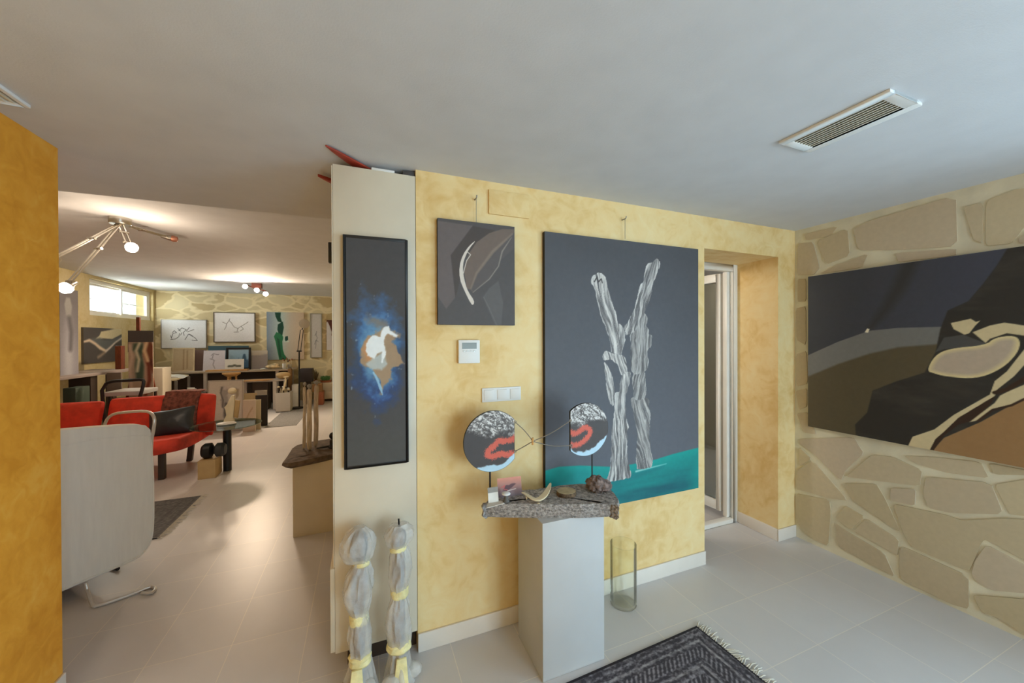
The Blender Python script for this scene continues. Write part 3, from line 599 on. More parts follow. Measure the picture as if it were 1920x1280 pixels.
# wrapped sculptures leaning at the cupboard
def wrapped(label, cx, cy, prof, tapes, foot, stem):
    t = thing('wrapped_sculpture', label, 'sculpture', (cx, cy, 0), 'wrapped sculptures leaning on the cupboard')
    MB().lathe([(r*.62, z) for r, z, *_ in prof[1:-1]], (cx, cy, 0), 14, (1, .8), .2).build('inner_figure', mat('inner_figure', (88, 82, 88), .8, var=.4, scale=18, bump=.6), t, 0, sub=1)
    n = 56; vs = []; fs = []; zs = [p[1] for p in prof]; M_ = 90; zz = np.linspace(zs[0], zs[-1], M_); rr = np.interp(zz, zs, [p[0] for p in prof])*1.1; dd = np.interp(zz, zs, [p[2] for p in prof])
    sd = int(abs(cx)*1000)+3
    for j in range(M_):
        near = min([abs(zz[j]-q[0]) for q in tapes]+[9]); tight = math.exp(-near/.035); low = np.clip((.12-zz[j])/.12, 0, 1)
        for k in range(n):
            a = 2*math.pi*k/n; f1 = float(fbm(np.array([math.cos(a)*1.6+5]), np.array([math.sin(a)*1.6+5+zz[j]*7]), sd, 3)[0]); f2 = abs(float(vnoise(np.array([a/6.2832*(16)]), np.array([zz[j]*5+3]), sd+9)[0])-.5)
            q = rr[j]*(1+.75*(f1-.5)*(1-.6*tight)+.34*(f2-.22)*(.6+.4*tight)+.25*low*(f2)); vs.append((cx+dd[j]+q*math.cos(a), cy+.85*q*math.sin(a), zz[j]+(.014*(f1-.5) if 0 < j < M_-1 else 0)))
    for j in range(M_-1):
        for k in range(n): fs.append((j*n+k, j*n+(k+1) % n, (j+1)*n+(k+1) % n, (j+1)*n+k))
    fs.append(tuple((M_-1)*n+k for k in range(n))); MB().add(vs, fs).build('plastic_wrap', M_PLAST, t, 0)
    for (z, r, hgt, dx) in tapes:
        MB().lathe([(r*1.0, -hgt/2), (r*1.16, -hgt/5), (r*1.04, hgt/8), (r*1.12, hgt/3), (r*1.0, hgt/2)], (cx+dx, cy, z), 18, (1, .9), .13, .1).build('tape_band', M_TAPE, t, 0, sub=1)
    for (dx, dy, r) in foot:
        c_ = Vector((cx+dx, cy+dy, 0)); v = []; 
        mb = MB().ball((c_.x, c_.y, r*.75), (r, r*.8, r*.75), 12, 7, .13); mb.build('plastic_bag_end', M_PLAST, t, 0, sub=1)
    q = stem
    MB().prism([(cx+q-.035, cy-.06, .01), (cx+q+.03, cy-.065, .01), (cx+q+.022, cy-.052, .13), (cx+q-.02, cy-.05, .13)], (0, .01, 0)).build('tape_band', M_TAPE, t, .002)
wrapped('wrapped sculpture under a plastic hood, left of the two leaning on the cupboard', -.02, 1.79,
        [(.064, .001, .0), (.056, .05, 0), (.044, .12, .003), (.038, .17, .006), (.045, .24, .0), (.036, .31, .002), (.032, .335, .002), (.05, .40, -.004), (.058, .46, -.004), (.05, .52, .002), (.035, .555, .01), (.03, .575, .012), (.055, .59, -.004), (.068, .63, -.004), (.07, .67, -.004), (.055, .705, .0), (.024, .728, .004)],
        [(.14, .045, .05, .003), (.32, .036, .06, .0), (.57, .034, .035, .012)], [(-.05, -.02, .045), (.03, -.04, .045)], -.01)
wrapped('wrapped sculpture with a dark tip poking out, right of the two leaning on the cupboard', .15, 1.78,
        [(.062, .001, 0), (.054, .05, 0), (.042, .12, 0), (.048, .2, 0), (.052, .27, -.002), (.046, .34, .0), (.034, .38, .002), (.032, .41, .002), (.044, .45, .0), (.05, .5, .004), (.046, .55, .004), (.038, .59, .004), (.032, .61, .0), (.05, .63, -.004), (.06, .66, .0), (.052, .69, .006), (.03, .712, .004)],
        [(.16, .05, .045, 0), (.40, .036, .055, .002), (.605, .036, .03, -.002)], [(-.035, -.04, .045), (.06, -.01, .045)], .005)
bpy.data.objects['wrapped_sculpture.001']
MB().tube([(.152, 1.78, .70), (.15, 1.775, .738)], .004).build('metal_tip', M_BLK, bpy.data.objects['wrapped_sculpture.001'])
# ------------------------------------------------------------------ pedestal group
boxthing('pedestal', 'white square pedestal carrying the grey stone slab', 'pedestal', (.752, 1.515, 0), (1.085, 1.803, .722), mat('pedestal_paint', (184, 184, 184), .5), .003)
SZ0, SZ1 = .722, .788
pp = [(903,967),(1000,969),(1090,969),(1146,967),(1160,948),(1161,935),(1146,916),(1128,906),(1090,906),(1050,910),(1000,917),(960,920),(925,926),(908,944),(905,947)]
top = []
for i, (u, v) in enumerate(pp):
    if i < 4: q = onZ(u, v-24, SZ1)
    else: q = onZ(u, v, SZ1)
    q.y = min(q.y, 1.868); top.append(q)
mb = MB(); N_ = 8
# slab: a grid-like top with ragged rim
rim = []
for i in range(len(top)):
    a_, b_ = top[i], top[(i+1) % len(top)]
    for k in range(4): rim.append(a_.lerp(b_, k/4)+Vector((random.uniform(-.0025, .0025), random.uniform(-.0025, .0025), 0)))
cz = sum(rim, Vector())/len(rim)
rings = []
for f, z in ((.0, SZ0), (.96, SZ0), (1.0, SZ0+.012), (.985, SZ0+.035), (1.005, SZ1-.012), (.985, SZ1), (.8, SZ1), (.5, SZ1), (.2, SZ1)):
    rings.append([Vector((cz.x+(p.x-cz.x)*f, cz.y+(p.y-cz.y)*f, z+(random.uniform(-.001, .001) if 0 < f and z > SZ0 and f > .9 else 0))) for p in rim])
vs = [p for r in rings[1:] for p in r]; n = len(rim); fs = []
for j in range(len(rings)-2):
    for k in range(n): fs.append((j*n+k, j*n+(k+1) % n, (j+1)*n+(k+1) % n, (j+1)*n+k))
fs.append(tuple(range(n-1, -1, -1))); fs.append(tuple((len(rings)-2)*n+k for k in range(n)))
tag(mb.add(vs, fs).build('stone_slab', M_ROCK, smooth=False), 'rough grey stone slab resting across the white pedestal', 'stone slab')
# eyeglass sculpture of two painted discs
t = thing('disc_sculpture', 'two painted discs on thin rods tied together with wires, on the stone slab', 'sculpture', (.87, 1.69, SZ1))
def disc(cx, y, cz, r, chord, sgn, seed):
    """sgn=+1: flat side on the right"""
    nr, na = 60, 150; ang = np.linspace(0, 2*np.pi, na, endpoint=False); R = np.full(na, r); cosv = np.cos(ang)*sgn
    R = np.where(cosv > chord, r*chord/np.maximum(cosv, 1e-3), R)
    rr = np.linspace(0, 1, nr)[:, None]*R[None]; S = rr*np.cos(ang); T = rr*np.sin(ang)
    a = Art((cx, y, cz), (1, 0, 0), (0, 0, 1), 1, 1, 4, 4, (74, 70, 70)); a.S = S.ravel()/r; a.T = T.ravel()/r; a.C = np.tile(np.array((74., 70, 70)), (a.S.size, 1))
    n = fbm(a.S*7, a.T*7, seed, 4); n2 = fbm(a.S*17+n*9+4, a.T*20-n*7, seed+3, 5); lin_ = .30-.0*a.S
    m_ = np.clip((a.T-(.18-.12*sgn*a.S)+(n-.5)*.5)*5, 0, 1); k = np.clip((n2-.42)*6, 0, 1)
    a.mix(m_*(.15+.85*k), (216, 214, 212)); a.mix(m_*(1-k)*.5, (90, 86, 86))
    if sgn > 0: loop = [(.75,.02),(.45,-.05),(.2,.02),(.05,-.15),(-.2,-.3),(-.22,-.45),(0,-.52),(.3,-.42),(.5,-.5),(.75,-.48)]; loop2 = None
    else: loop = [(-.75,-.02),(-.5,-.12),(-.3,-.06),(-.12,.08),(.1,.06),(.2,-.12),(.05,-.32),(-.2,-.5),(-.5,-.55),(-.75,-.48)]
    pts = chaikin([(x, y_, 0) for x, y_ in loop], 2, False); a.stroke([(p.x, p.y) for p in pts], .20, (204, 98, 82), .04, 1, .09)
    low = [(-1.1,-.78),(-.6,-.8),(-.2,-.78),(.2,-.8),(.45,-.72),(.7,-.5),(1.1,-.2),(1.1,-1.2),(-1.1,-1.2)] if sgn > 0 else [(-1.1,-.3),(-.7,-.62),(-.45,-.8),(-.1,-.82),(.3,-.75),(.6,-.55),(1.1,-.2),(1.1,-1.2),(-1.1,-1.2)]
    a.fill(low, (178, 208, 226), .04, 1, .06, 8, seed)
    th = .012; y0 = y-t.location.y; o0 = origin(t)
    V = [(cx-o0.x+s, y-o0.y, cz-o0.z+q) for s, q in zip(S.ravel(), T.ravel())]; F = []
    for j in range(nr-1):
        for k in range(na):
            q = (j*na+k, j*na+(k+1) % na, (j+1)*na+(k+1) % na, (j+1)*na+k); F.append(q if j else (q[0], q[2], q[3]))
    b = len(V); V += [(x, yy+th, z) for x, yy, z in V[(nr-1)*na:]]; F += [((nr-1)*na+k, (nr-1)*na+(k+1) % na, b+(k+1) % na, b+k) for k in range(na)]; F.append(tuple(b+k for k in range(na)))
    me = bpy.data.meshes.new('painted_disc'); me.from_pydata(V, [], F); c = np.ones((len(V), 4), np.float32); c[:, :3] = lin((40, 36, 34)); c[:(nr-1)*na, :3] = lin(np.clip(a.C[:(nr-1)*na], 0, 255))
    at = me.color_attributes.new('Col', 'FLOAT_COLOR', 'POINT'); at.data.foreach_set('color', c.ravel()); me.materials.append(M_PAINT)
    o = bpy.data.objects.new('painted_disc', me); COL.objects.link(o); o.parent = t
YA, YC = 1.73, 1.585
pL = onY(925, 827, YA); rL = (onY(925, 770, YA).z-onY(925, 884, YA).z)/2
pR = onY(1099, 805, YC); rR = (onY(1100, 756, YC).z-onY(1100, 855, YC).z)/2
disc(pL.x, YA, pL.z, rL, .755, 1, 31); disc(pR.x, YC, pR.z, rR, .68, -1, 41)
xa = onY(921, 890, YA).x; xc = onY(1114, 880, YC).x
MB().tube([(xa, YA+.018, SZ1), (xa, YA+.018, pL.z)], .0045).build('rod', M_BLK, t)
rz = SZ1+.05
MB().tube([(xc, YC+.018, SZ1), (xc, YC+.018, pR.z)], .0035).build('rod', M_BLK, t)
kn_ = onY(999, 827, 1.66)
def eye(u, v, y): return onY(u, v, y)
for (u, v, y, mid) in ((966, 791, YA-.003, (985, 808)), (966, 846, YA-.003, (984, 836)), (1070, 788, YC-.003, (1035, 812)), (1071, 835, YC-.003, (1035, 837))):
    e = eye(u, v, y); q = onY(mid[0], mid[1], (y+1.66)/2); pts = [(p.x, p.y, p.z) for p in chaikin([e, q, kn_], 2, False)]
    wv = MB().tube(pts, .0022, 8); wv.tube([(e.x+.006*math.cos(k*.785), e.y, e.z+.006*math.sin(k*.785)) for k in range(9)], .0017, 6); wv.build('wire', M_GREYM, t)
MB().tube([kn_+Vector((0, 0, -.017)), kn_+Vector((0, 0, .017))], .0055).build('wire_clamp', M_OAK, t)
# the lava stone that carries the right rod
mb = MB(); c_ = onZ(1126, 922, SZ1+.04); mb.ball((xc+.02, YC+.012, SZ1+.036), (.052, .045, .04), 26, 14, .14).ball((xc+.055, YC-.002, SZ1+.028), (.042, .036, .03), 20, 12, .14); tag(mb.build('base_stone', M_LAVA, t), 'brown lava stone foot')
# little things on the slab
def at_slab(u, v): return onZ(u, v, SZ1)
# postcard, leaflet, mushroom, bone carving, wood slice
p0 = at_slab(934, 933); p1 = at_slab(979, 927); dv = (p1-p0); w = dv.length; A_ = dv.normalized()
ln_ = .22; B_ = (Vector((-A_.y, A_.x, 0))*math.sin(ln_)+Vector((0, 0, math.cos(ln_))))
a = Art(p0, A_, B_, w, .088, 70, 50, (140, 112, 112)); h = a.T/a.h
a.mix(np.clip(h*1.6-.5, 0, 1), (206, 140, 122)); a.mix(np.clip(.4-h, 0, 1)*2, (112, 100, 108)); a.fill(a.uv([(.2,.35),(.35,.3),(.55,.42),(.8,.62),(.7,.7),(.5,.6),(.35,.62)]), (92, 66, 72), .004, .9, .004, 60); a.stroke(a.uv([(.15,.5),(.3,.6),(.25,.4),(.4,.35)]), .004, (196, 96, 92), .003); a.stroke(a.uv([(.4,.3),(.75,.36)]), .003, (226, 210, 200), .002)
tag(a.mesh('postcard', None, .002, (214, 206, 200)), 'pinkish picture postcard propped up on the stone slab', 'postcard')
p0 = at_slab(916, 944); p1 = at_slab(935, 941); A_ = (p1-p0).normalized(); B_ = Vector((-A_.y, A_.x, 0))*.2+Vector((0, 0, .98))
a = Art(p0, A_, B_.normalized(), (p1-p0).length, .07, 24, 60, (216, 214, 208)); a.fill(a.uv([(-.1,.66),(1.1,.66),(1.1,1.1),(-.1,1.1)]), (140, 136, 130), .002)
t = thing('leaflet', 'small folded white leaflet with a grey top, standing on the stone slab', 'leaflet', p0); a.mesh('front_page', t, .002, (220, 216, 210))
q0 = at_slab(914, 951); MB().prism([at_slab(912, 953), at_slab(946, 944), at_slab(940, 939), at_slab(914, 944)], (0, 0, .003)).build('lower_page', mat('paper', (206, 198, 186), .8), t)
c_ = at_slab(949, 941); t = thing('stone_mushroom', 'tiny mushroom figurine with a white cap on the stone slab', 'figurine', c_)
MB().lathe([(.017, 0), (.018, .006), (.009, .014), (.008, .03), (.013, .036)], c_, 16).build('stem', mat('dark_stone', (92, 90, 88), .7), t, sub=1)
MB().lathe([(.013, .0), (.021, .003), (.022, .008), (.014, .013), (.0, .0145)], c_+Vector((0, 0, .034)), 18).build('cap', M_WHITE, t, sub=1)
pts = [at_slab(u, v) for u, v in ((977, 935), (986, 937), (998, 943), (1010, 944), (1021, 938), (1029, 928), (1033, 920))]
hts = (.022, .02, .008, .006, .01, .022, .034); pw = [.006, .01, .015, .02, .019, .013, .004]
vs = []; fs = []; n = 10
for i, p in enumerate(pts):
    d = (pts[min(i+1, 6)]-pts[max(i-1, 0)]).normalized(); s = Vector((-d.y, d.x, 0))
    for k in range(n):
        an = 2*math.pi*k/n; vs.append(p+s*pw[i]*math.cos(an)+Vector((0, 0, hts[i]+.006+.35*pw[i]*math.sin(an)-.006*abs(math.cos(an))*-1)))
for i in range(6):
    for k in range(n): fs.append((i*n+k, i*n+(k+1) % n, (i+1)*n+(k+1) % n, (i+1)*n+k))
fs += [tuple(range(n)), tuple(60+k for k in range(n))]
mb = MB().add(vs, fs); mb.tube([pts[1]+Vector((0, 0, .02)), pts[1]+Vector((.004, -.004, 0))], [.006, .003], 8); mb.tube([pts[3]+Vector((0, 0, .004)), pts[3]], .008, 8)
tag(mb.build('carved_bone', M_BONE, None, 0, sub=1), 'curved cream bone carving lying on the stone slab', 'carving')
c_ = at_slab(1062, 927); t = thing('wood_slice', 'round slice of a branch with dark bark on the stone slab', 'wood slice', c_)
MB().lathe([(.049, 0), (.051, .006), (.05, .012), (.048, .019)], c_, 36, (1, .92), .015).build('bark', mat('bark', (84, 68, 52), .9, var=.5, scale=60), t)
MB().lathe([(.0, .0185), (.047, .0195), (.047, .0205), (0, .021)], c_, 36, (1, .92)).build('cut_face', mat('cut_wood', (176, 160, 128), .6, var=.1, scale=30), t)
# glass vase on the floor
c_ = Vector((1.422, 1.798, 0)); R_ = .0755
pr = [(0, .0), (R_-.004, .0), (R_, .004), (R_, .352), (R_-.002, .354), (R_-.004, .352), (R_-.004, .022), (R_-.012, .016), (0, .015)]
tag(MB().lathe(pr, c_, 56).build('glass_vase', M_VASE), 'tall clear glass cylinder vase on the floor right of the white pedestal', 'vase')
# rugs
def rug(label, x0, x1, y0, y1, side, res, border, rot=0, origin_=None):
    t = thing('rug', label, 'rug', ((x0+x1)/2, (y0+y1)/2, 0))
    nx = int((x1-x0)/res); ny = int((y1-y0)/res); a = Art((x0, y0, .009), (1, 0, 0), (0, 1, 0), x1-x0, y1-y0, nx, ny, (112, 108, 112)); 
    e = np.minimum(np.minimum(a.S, a.w-a.S), np.minimum(a.T, a.h-a.T)); hor = np.minimum(a.S, a.w-a.S) > np.minimum(a.T, a.h-a.T)
    al = np.where(hor, a.S, a.T); n = fbm(al*60, e*130, 3, 2); n2 = fbm(a.S*120, a.T*120, 9, 2)
    if border:
        band = (np.sin(e*2*np.pi/.034)*.5+.5); k = np.clip((n*.6+n2*.45+band*.25-.5)*2.2, 0, 1)
        zig = np.abs(((al/.026+(e/.016) % 2*.5) % 1)-.5)*2; zone = ((e > .10) & (e < .15)) | ((e > .22) & (e < .29)); k = np.where(zone, np.clip((zig*.6+n*.6+n2*.3-.6)*2, 0, 1), k)
        col = np.array((62, 58, 64))[None]*(1-k[:, None])+np.array((150, 146, 152))[None]*k[:, None]; a.C = col
        a.mix(((np.abs(e-.075) < .006) | (np.abs(e-.185) < .006))*np.clip(n*1.3, 0, 1)*.7, (172, 168, 168)); a.mix((e < .012)*.9, (36, 32, 36))
    else: k = np.clip((n2-.3)*2, 0, 1); a.C = np.array((86, 86, 88))[None]*(1-k[:, None])+np.array((126, 125, 126))[None]*k[:, None]; a.mix((np.sin(e*60) > .8)*.3, (70, 70, 72))
    a.mesh('woven_field', t, .009, (44, 40, 42), M_RUG)
    mb = MB(); y = y0
    while y < y1:
        q = random.uniform(.03, .065); z = .006; b = random.uniform(-.018, .018)
        mb.tube([(x1-.004, y, z), (x1+q*.5, y+b, z+.006), (x1+q, y+b*1.6+random.uniform(-.006, .006), .004)], [.0035, .003, .0016], 5); y += random.uniform(.006, .013)
    f = mb.build('fringe', mat('fringe_yarn', (205, 198, 184), .9), t); f['kind'] = 'stuff'
    if rot:
        piv = Vector(origin_); t.rotation_euler.z = rot; t.location = piv+Matrix.Rotation(rot, 3, 'Z')@(Vector(t.location)-piv)
rug('dark grey woven rug with pale fringe in front of the white pedestal', .25, 1.668, -.2, 1.497, 1, .0036, True, .035, (1.668, 1.497, 0))
rug('dark grey fringed rug half hidden by the white armchair', -2.9, -1.5, 3.76, 4.62, 1, .012, False)
# ------------------------------------------------------------------ studio: seating
t = thing('sofa', 'red fabric sofa on dark wooden legs in the studio', 'sofa', (-3.0, 5.8, 0))
SX0, SX1 = -4.15, -1.91
prof = [(5.17, .30), (5.14, .38), (5.18, .455), (5.45, .44), (5.9, .40), (6.25, .375), (6.3, .26), (5.9, .25), (5.5, .26)]
vs = []; fs = []; nx = 22; n = len(prof)
for i in range(nx+1):
    x = SX0+(SX1-SX0)*i/nx; e = max(0, (i-nx+5)/5.)
    for (y, z) in prof: vs.append((x, y+(.10*e*e if y < 5.6 else 0)+random.uniform(-.008, .008), z+.018*e*e+random.uniform(-.006, .006)))
for i in range(nx):
    for k in range(n): fs.append((i*n+k, i*n+(k+1) % n, (i+1)*n+(k+1) % n, (i+1)*n+k))
fs += [tuple(range(n)), tuple(nx*n+k for k in range(n))]
MB().add(vs, fs).build('seat', M_RED, t, .03, 3, sub=1)
def backpad(x0, x1, yf, zb, zt, th, curl=0, zl=0):
    vs = []; fs = []; nx, nz = 12, 8
    for side in (0, 1):
        for i in range(nx+1):
            for j in range(nz+1):
                f = i/nx; g = j/nz; r = (1-abs(2*f-1)**6)*(1-abs(2*g-1)**6); x = x0+(x1-x0)*f; z = zb+(zt-zb)*g - zl*(1-f)*g
                y = yf+.14*(g-.3)+(-th*.5*(.35+.65*r) if side == 0 else th*.5*(.35+.65*r)) - curl*max(0, f-.62)**2*2.2 + random.uniform(-.004, .004)
                vs.append((x, y, z))
    S = (nx+1)*(nz+1); q = lambda s, i, j: s*S+i*(nz+1)+j
    for i in range(nx):
        for j in range(nz): fs += [(q(0, i, j), q(0, i+1, j), q(0, i+1, j+1), q(0, i, j+1)), (q(1, i, j+1), q(1, i+1, j+1), q(1, i+1, j), q(1, i, j))]
    for i in range(nx): fs += [(q(0, i, 0), q(1, i, 0), q(1, i+1, 0), q(0, i+1, 0)), (q(0, i+1, nz), q(1, i+1, nz), q(1, i, nz), q(0, i, nz))]
    for j in range(nz): fs += [(q(0, 0, j+1), q(1, 0, j+1), q(1, 0, j), q(0, 0, j)), (q(0, nx, j), q(1, nx, j), q(1, nx, j+1), q(0, nx, j+1))]
    return MB().add(vs, fs)
backpad(-3.02, -1.81, 6.3, .31, .845, .22, .9, .03).build('backrest', M_RED, t, sub=1)
backpad(-4.15, -3.03, 6.22, .35, .80, .26).build('backrest', M_RED, t, sub=1)
for (x, y, dx) in ((-2.1, 5.37, 0), (-2.09, 6.06, -.03), (-4.0, 5.37, 0), (-4.0, 6.06, 0)):
    MB().prism([(x-.028, y-.028, .0), (x+.028, y-.028, 0), (x+.028, y+.028, 0), (x-.028, y+.028, 0)], (-dx, 0, .30)).build('leg', M_DARK, t, .003)
# throw over the backrest: follows the cushion front, over the top
vs = []; fs = []; nx, nz = 10, 14
for i in range(nx+1):
    for j in range(nz+1):
        f = i/nx; x = -2.44+(.40)*f; F = (x+3.02)/1.21; g = j/nz
        yf = 6.3-.9*max(0, F-.62)**2*2.2
        if g < .75: gg = .12+g/.75*.9; r = (1-abs(2*F-1)**6)*(1-abs(2*min(gg, 1)-1)**6); y = yf+.14*(gg-.3)-.11*(.35+.65*r)-.016; z = .31+.535*gg-.03*(1-F)*gg+.006
        else: h = (g-.75)/.25; y = yf+.14*.75-.10+.25*h; z = .31+.545*1.02+.01
        vs.append((x+random.uniform(-.004, .004), y, z+random.uniform(-.003, .003)))
for i in range(nx):
    for j in range(nz): k = i*(nz+1)+j; fs.append((k, k+nz+1, k+nz+2, k+1))
o = MB().add(vs, fs).build('throw_blanket', mat('throw', (112, 66, 54), .95, var=.3, scale=22, bump=.4, bscale=60)); md = o.modifiers.new('s', 'SOLIDIFY'); md.thickness = .012
tag(o, 'brownish patterned throw blanket hanging over the red sofa back', 'blanket')
# leather cushion
def pillow(c, w, h, th, rx, rz, ry=0):
    mb = MB(); mb.M = Matrix.Translation(c)@Matrix.Rotation(rz, 4, 'Z')@Matrix.Rotation(rx, 4, 'X')@Matrix.Rotation(ry, 4, 'Y'); n = 12; vs = []; fs = []
    for s in (1, -1):
        for i in range(n+1):
            for j in range(n+1):
                a = 2*i/n-1; b = 2*j/n-1; pz = (1-a*a)**.6*(1-b*b)**.6; pin = 1-.1*(1-abs(a))*abs(b)**3-.0
                vs.append((a*w/2*(1-.1*(1-b*b)*-1*0-.08*(1-abs(b))), s*th/2*pz+random.uniform(-.004, .004)*pz, b*h/2*(1-.08*(1-abs(a)))))
    S = (n+1)**2
    for s in (0, 1):
        for i in range(n):
            for j in range(n): k = s*S+i*(n+1)+j; fs.append((k, k+n+1, k+n+2, k+1))
    return mb.add(vs, fs)
pc = onY(322, 791, 5.80)
tag(pillow(pc, .50, .36, .2, -.45, -.12, -.16).build('cushion', M_LEATH, None, sub=1), 'black leather cushion propped on the red sofa', 'cushion')
# white armchair seen from behind
AN = Vector((1, -1, 0)).normalized(); AC = AN.dot(onZ(285, 1040, .1)); AD = Vector((-1, -1, 0)).normalized(); AF = -AN
t = thing('armchair', 'white covered armchair on a bent steel tube frame seen from behind', 'armchair', (-1.9, 3.2, 0))
ol = [(40,812),(112,806),(180,800),(255,795),(272,797),(282,806),(286,830),(290,900),(290,985),(286,1015),(276,1034),(258,1050),(112,1112),(40,1144)]
ol = [onP(u, v, AN, AC) for u, v in ol]; ol = [p for p in ol]
nb = len(ol); cen = sum(ol, Vector())/nb; rings = []
dense = chaikin(ol, 2); rs = []
for f, d in ((.9, -.005), (.985, 0), (1, .012), (1, .07), (.97, .085), (.6, .085)):
    rs.append([cen+(p-cen)*f-AN*d for p in dense])
inner = [[cen+(p-cen)*f for q, p in enumerate(dense)] for f in (.3, .6)]
rs = inner+rs; n = len(dense); vs = [p for r in rs for p in r]; fs = []
for j in range(len(rs)-1):
    for k in range(n): fs.append((j*n+k, j*n+(k+1) % n, (j+1)*n+(k+1) % n, (j+1)*n+k))
fs += [tuple(range(n)), tuple((len(rs)-1)*n+k for k in range(n))]
bk = MB().add(vs, fs).build('backrest_cover', M_WFAB, t)
seam = [cen+(p-cen)*.965+AN*.004 for p in dense if (p-cen).dot(AD) < .32]
MB().tube(seam, .004, 6).build('seam', M_WFAB, bk)
A0 = onP(286, 1000, AN, AC)
band = [onP(u, v, AN, AC)+AN*.001 for u, v in ((40,812),(112,806),(180,800),(255,795),(272,797),(281,805),(283,818),(262,815),(180,823),(112,836),(40,845))]
MB().prism(band, AN*.009).build('top_hem', M_WFAB, bk, .004, 2)
mb = MB(); mb.prism([A0+AF*.1+Vector((0, 0, .22-A0.z)), A0+AF*.72+Vector((0, 0, .30-A0.z)), A0+AF*.72+AD*.66+Vector((0, 0, .30-A0.z)), A0+AF*.1+AD*.66+Vector((0, 0, .22-A0.z))], (0, 0, .13))
mb.build('seat', M_WFAB, t, .03, 3)
zf = .0095
pl = [onP(163, 1094, AN, AC)-AN*.02, onP(165, 1110, AN, AC), onZ(172, 1134, zf+.01), onZ(180, 1137, zf), onZ(250, 1113, zf), onZ(282, 1099, zf), onZ(290, 1101, zf), onZ(291, 1106, zf), onZ(283, 1112, zf), onZ(266, 1111, zf)]
MB().tube(chaikin(pl, 1, False), .009, 10).build('frame_base', M_STEEL, t)
n2 = Vector((1, 1, 0)).normalized(); c2 = n2.dot(A0+AF*.12)
pl = [onP(u, v, n2, c2) for u, v in ((193, 815), (196, 796), (202, 783), (214, 775), (240, 772), (272, 770), (284, 774), (290, 784), (289, 800), (283, 830))]
pl = [pl[0]+Vector((0, 0, -.35))]+pl+[pl[-1]+Vector((0, 0, -.25))]
MB().tube(chaikin(pl, 1, False), .0095, 10).build('armrest_tube', M_STEEL, t)
pq = A0+AF*.1; pb = Vector((pq.x, pq.y, .2))
q = Vector((pq.x, pq.y, .07)); MB().prism([q+AD*.2, q+AD*.66, q+AD*.66+AF*.4, q+AD*.2+AF*.4], (0, 0, .1)).build('under_seat_box', M_BLK, t, .01)  # black box filling the dark area below the chair back
mb = MB(); mb.tube([pb+AD*.02, pb+AD*.66], .016).tube([pb+AD*.1+Vector((0, 0, 0)), pb+AD*.1+AF*.55+Vector((0, 0, .05)), pb+AD*.1+AF*.55+Vector((0, 0, -.188)), pb+AD*.1+AF*.1+Vector((0, 0, -.188))], .011)
mb.tube([pb+AD*.6, pb+AD*.6+AF*.55+Vector((0, 0, .05)), pb+AD*.6+AF*.55+Vector((0, 0, -.188)), pb+AD*.6+AF*.02+Vector((0, 0, -.188))], .011).build('underframe', M_BLK, t)
# glass table
gc = Vector((-1.51, 5.43, 0)); zt_ = .545
t = thing('glass_table', 'small round glass table on a black column beside the red sofa', 'table', gc)
MB().lathe([(.0, zt_), (.345, zt_), (.35, zt_+.005), (.345, zt_+.01), (0, zt_+.01)], gc, 48).build('table_top', M_TGLASS, t)
MB().lathe([(.042, 0), (.042, zt_-.012), (.075, zt_-.01), (.075, zt_-.0005)], gc, 24).build('column', M_BLK, t)
# cream box with black spool
bx0 = onZ(378, 893); bx1 = onZ(424, 886)
boxthing('plinth_block', 'low cream block on the floor under the glass table', 'block', (bx0.x, 5.18, 0), (-1.555, 5.40, .205), M_TAN, .004)
c_ = onY(402, 845, 5.3); R_ = .085
t = thing('dumbbell_sculpture', 'black double disc sculpture lying on the low cream block', 'sculpture', (c_.x, 5.3, .2055))
zc = .2055+R_+.001
mb = MB(); mb.M = Matrix.Translation((c_.x, 5.29, zc))@Matrix.Rotation(math.radians(90), 4, 'Y')@Matrix.Rotation(.0, 4, 'X')
mb.lathe([(.02, -.115), (.065, -.11), (R_, -.085), (R_, -.025), (.055, -.008), (.03, 0)], (0, 0, 0), 28); mb.build('drum', M_BLK, t)
mb = MB(); mb.M = Matrix.Translation((c_.x, 5.29, zc))@Matrix.Rotation(math.radians(90), 4, 'Y')
mb.lathe([(.03, .0), (.05, .01), (R_*.92, .03), (R_*.92, .085), (.06, .11), (.02, .115)], (0, 0, 0), 28); mb.build('drum', mat('charcoal', (58, 58, 60), .5), t)
# white bust sculpture on the glass table
by = gc.y-.02; P = lambda pts: [onY(u, v, by) for u, v in pts]
t = thing('bust_sculpture', 'cream wooden cut-out figure with an oval head on the glass table', 'sculpture', (gc.x, by, zt_+.0105))
zb_ = zt_+.0105
body = P([(434,742),(440,742),(440,750),(449,752),(446,783),(437,783),(440,788)]); 
b1 = P([(434,741),(439,741),(440,752),(438,772),(437,782),(440,790),(418,791),(424,778),(422,768),(420,764),(426,757),(428,752)])
for q in b1: q.z = max(q.z, zb_)
MB().prism(b1, (0, .035, 0)).build('torso', M_BONE, t, .006)
b2 = P([(440,750),(449,751),(447,768),(445,784),(437,782)]); MB().prism([q+Vector((0, .01, 0)) for q in b2], (0, .03, 0)).build('side_panel', M_TAN, t, .003)
hc = onY(434.5, 733, by); MB().ball(hc+Vector((0, .018, 0)), (.044, .03, .038), 20, 12).build('head', M_BONE, t)
MB().lathe([(.0, 0), (.09, 0), (.1, .01), (.09, .02), (0, .022)], (gc.x+.0, by, zb_), 28, (1, .7)).build('base', M_WHITE, t)
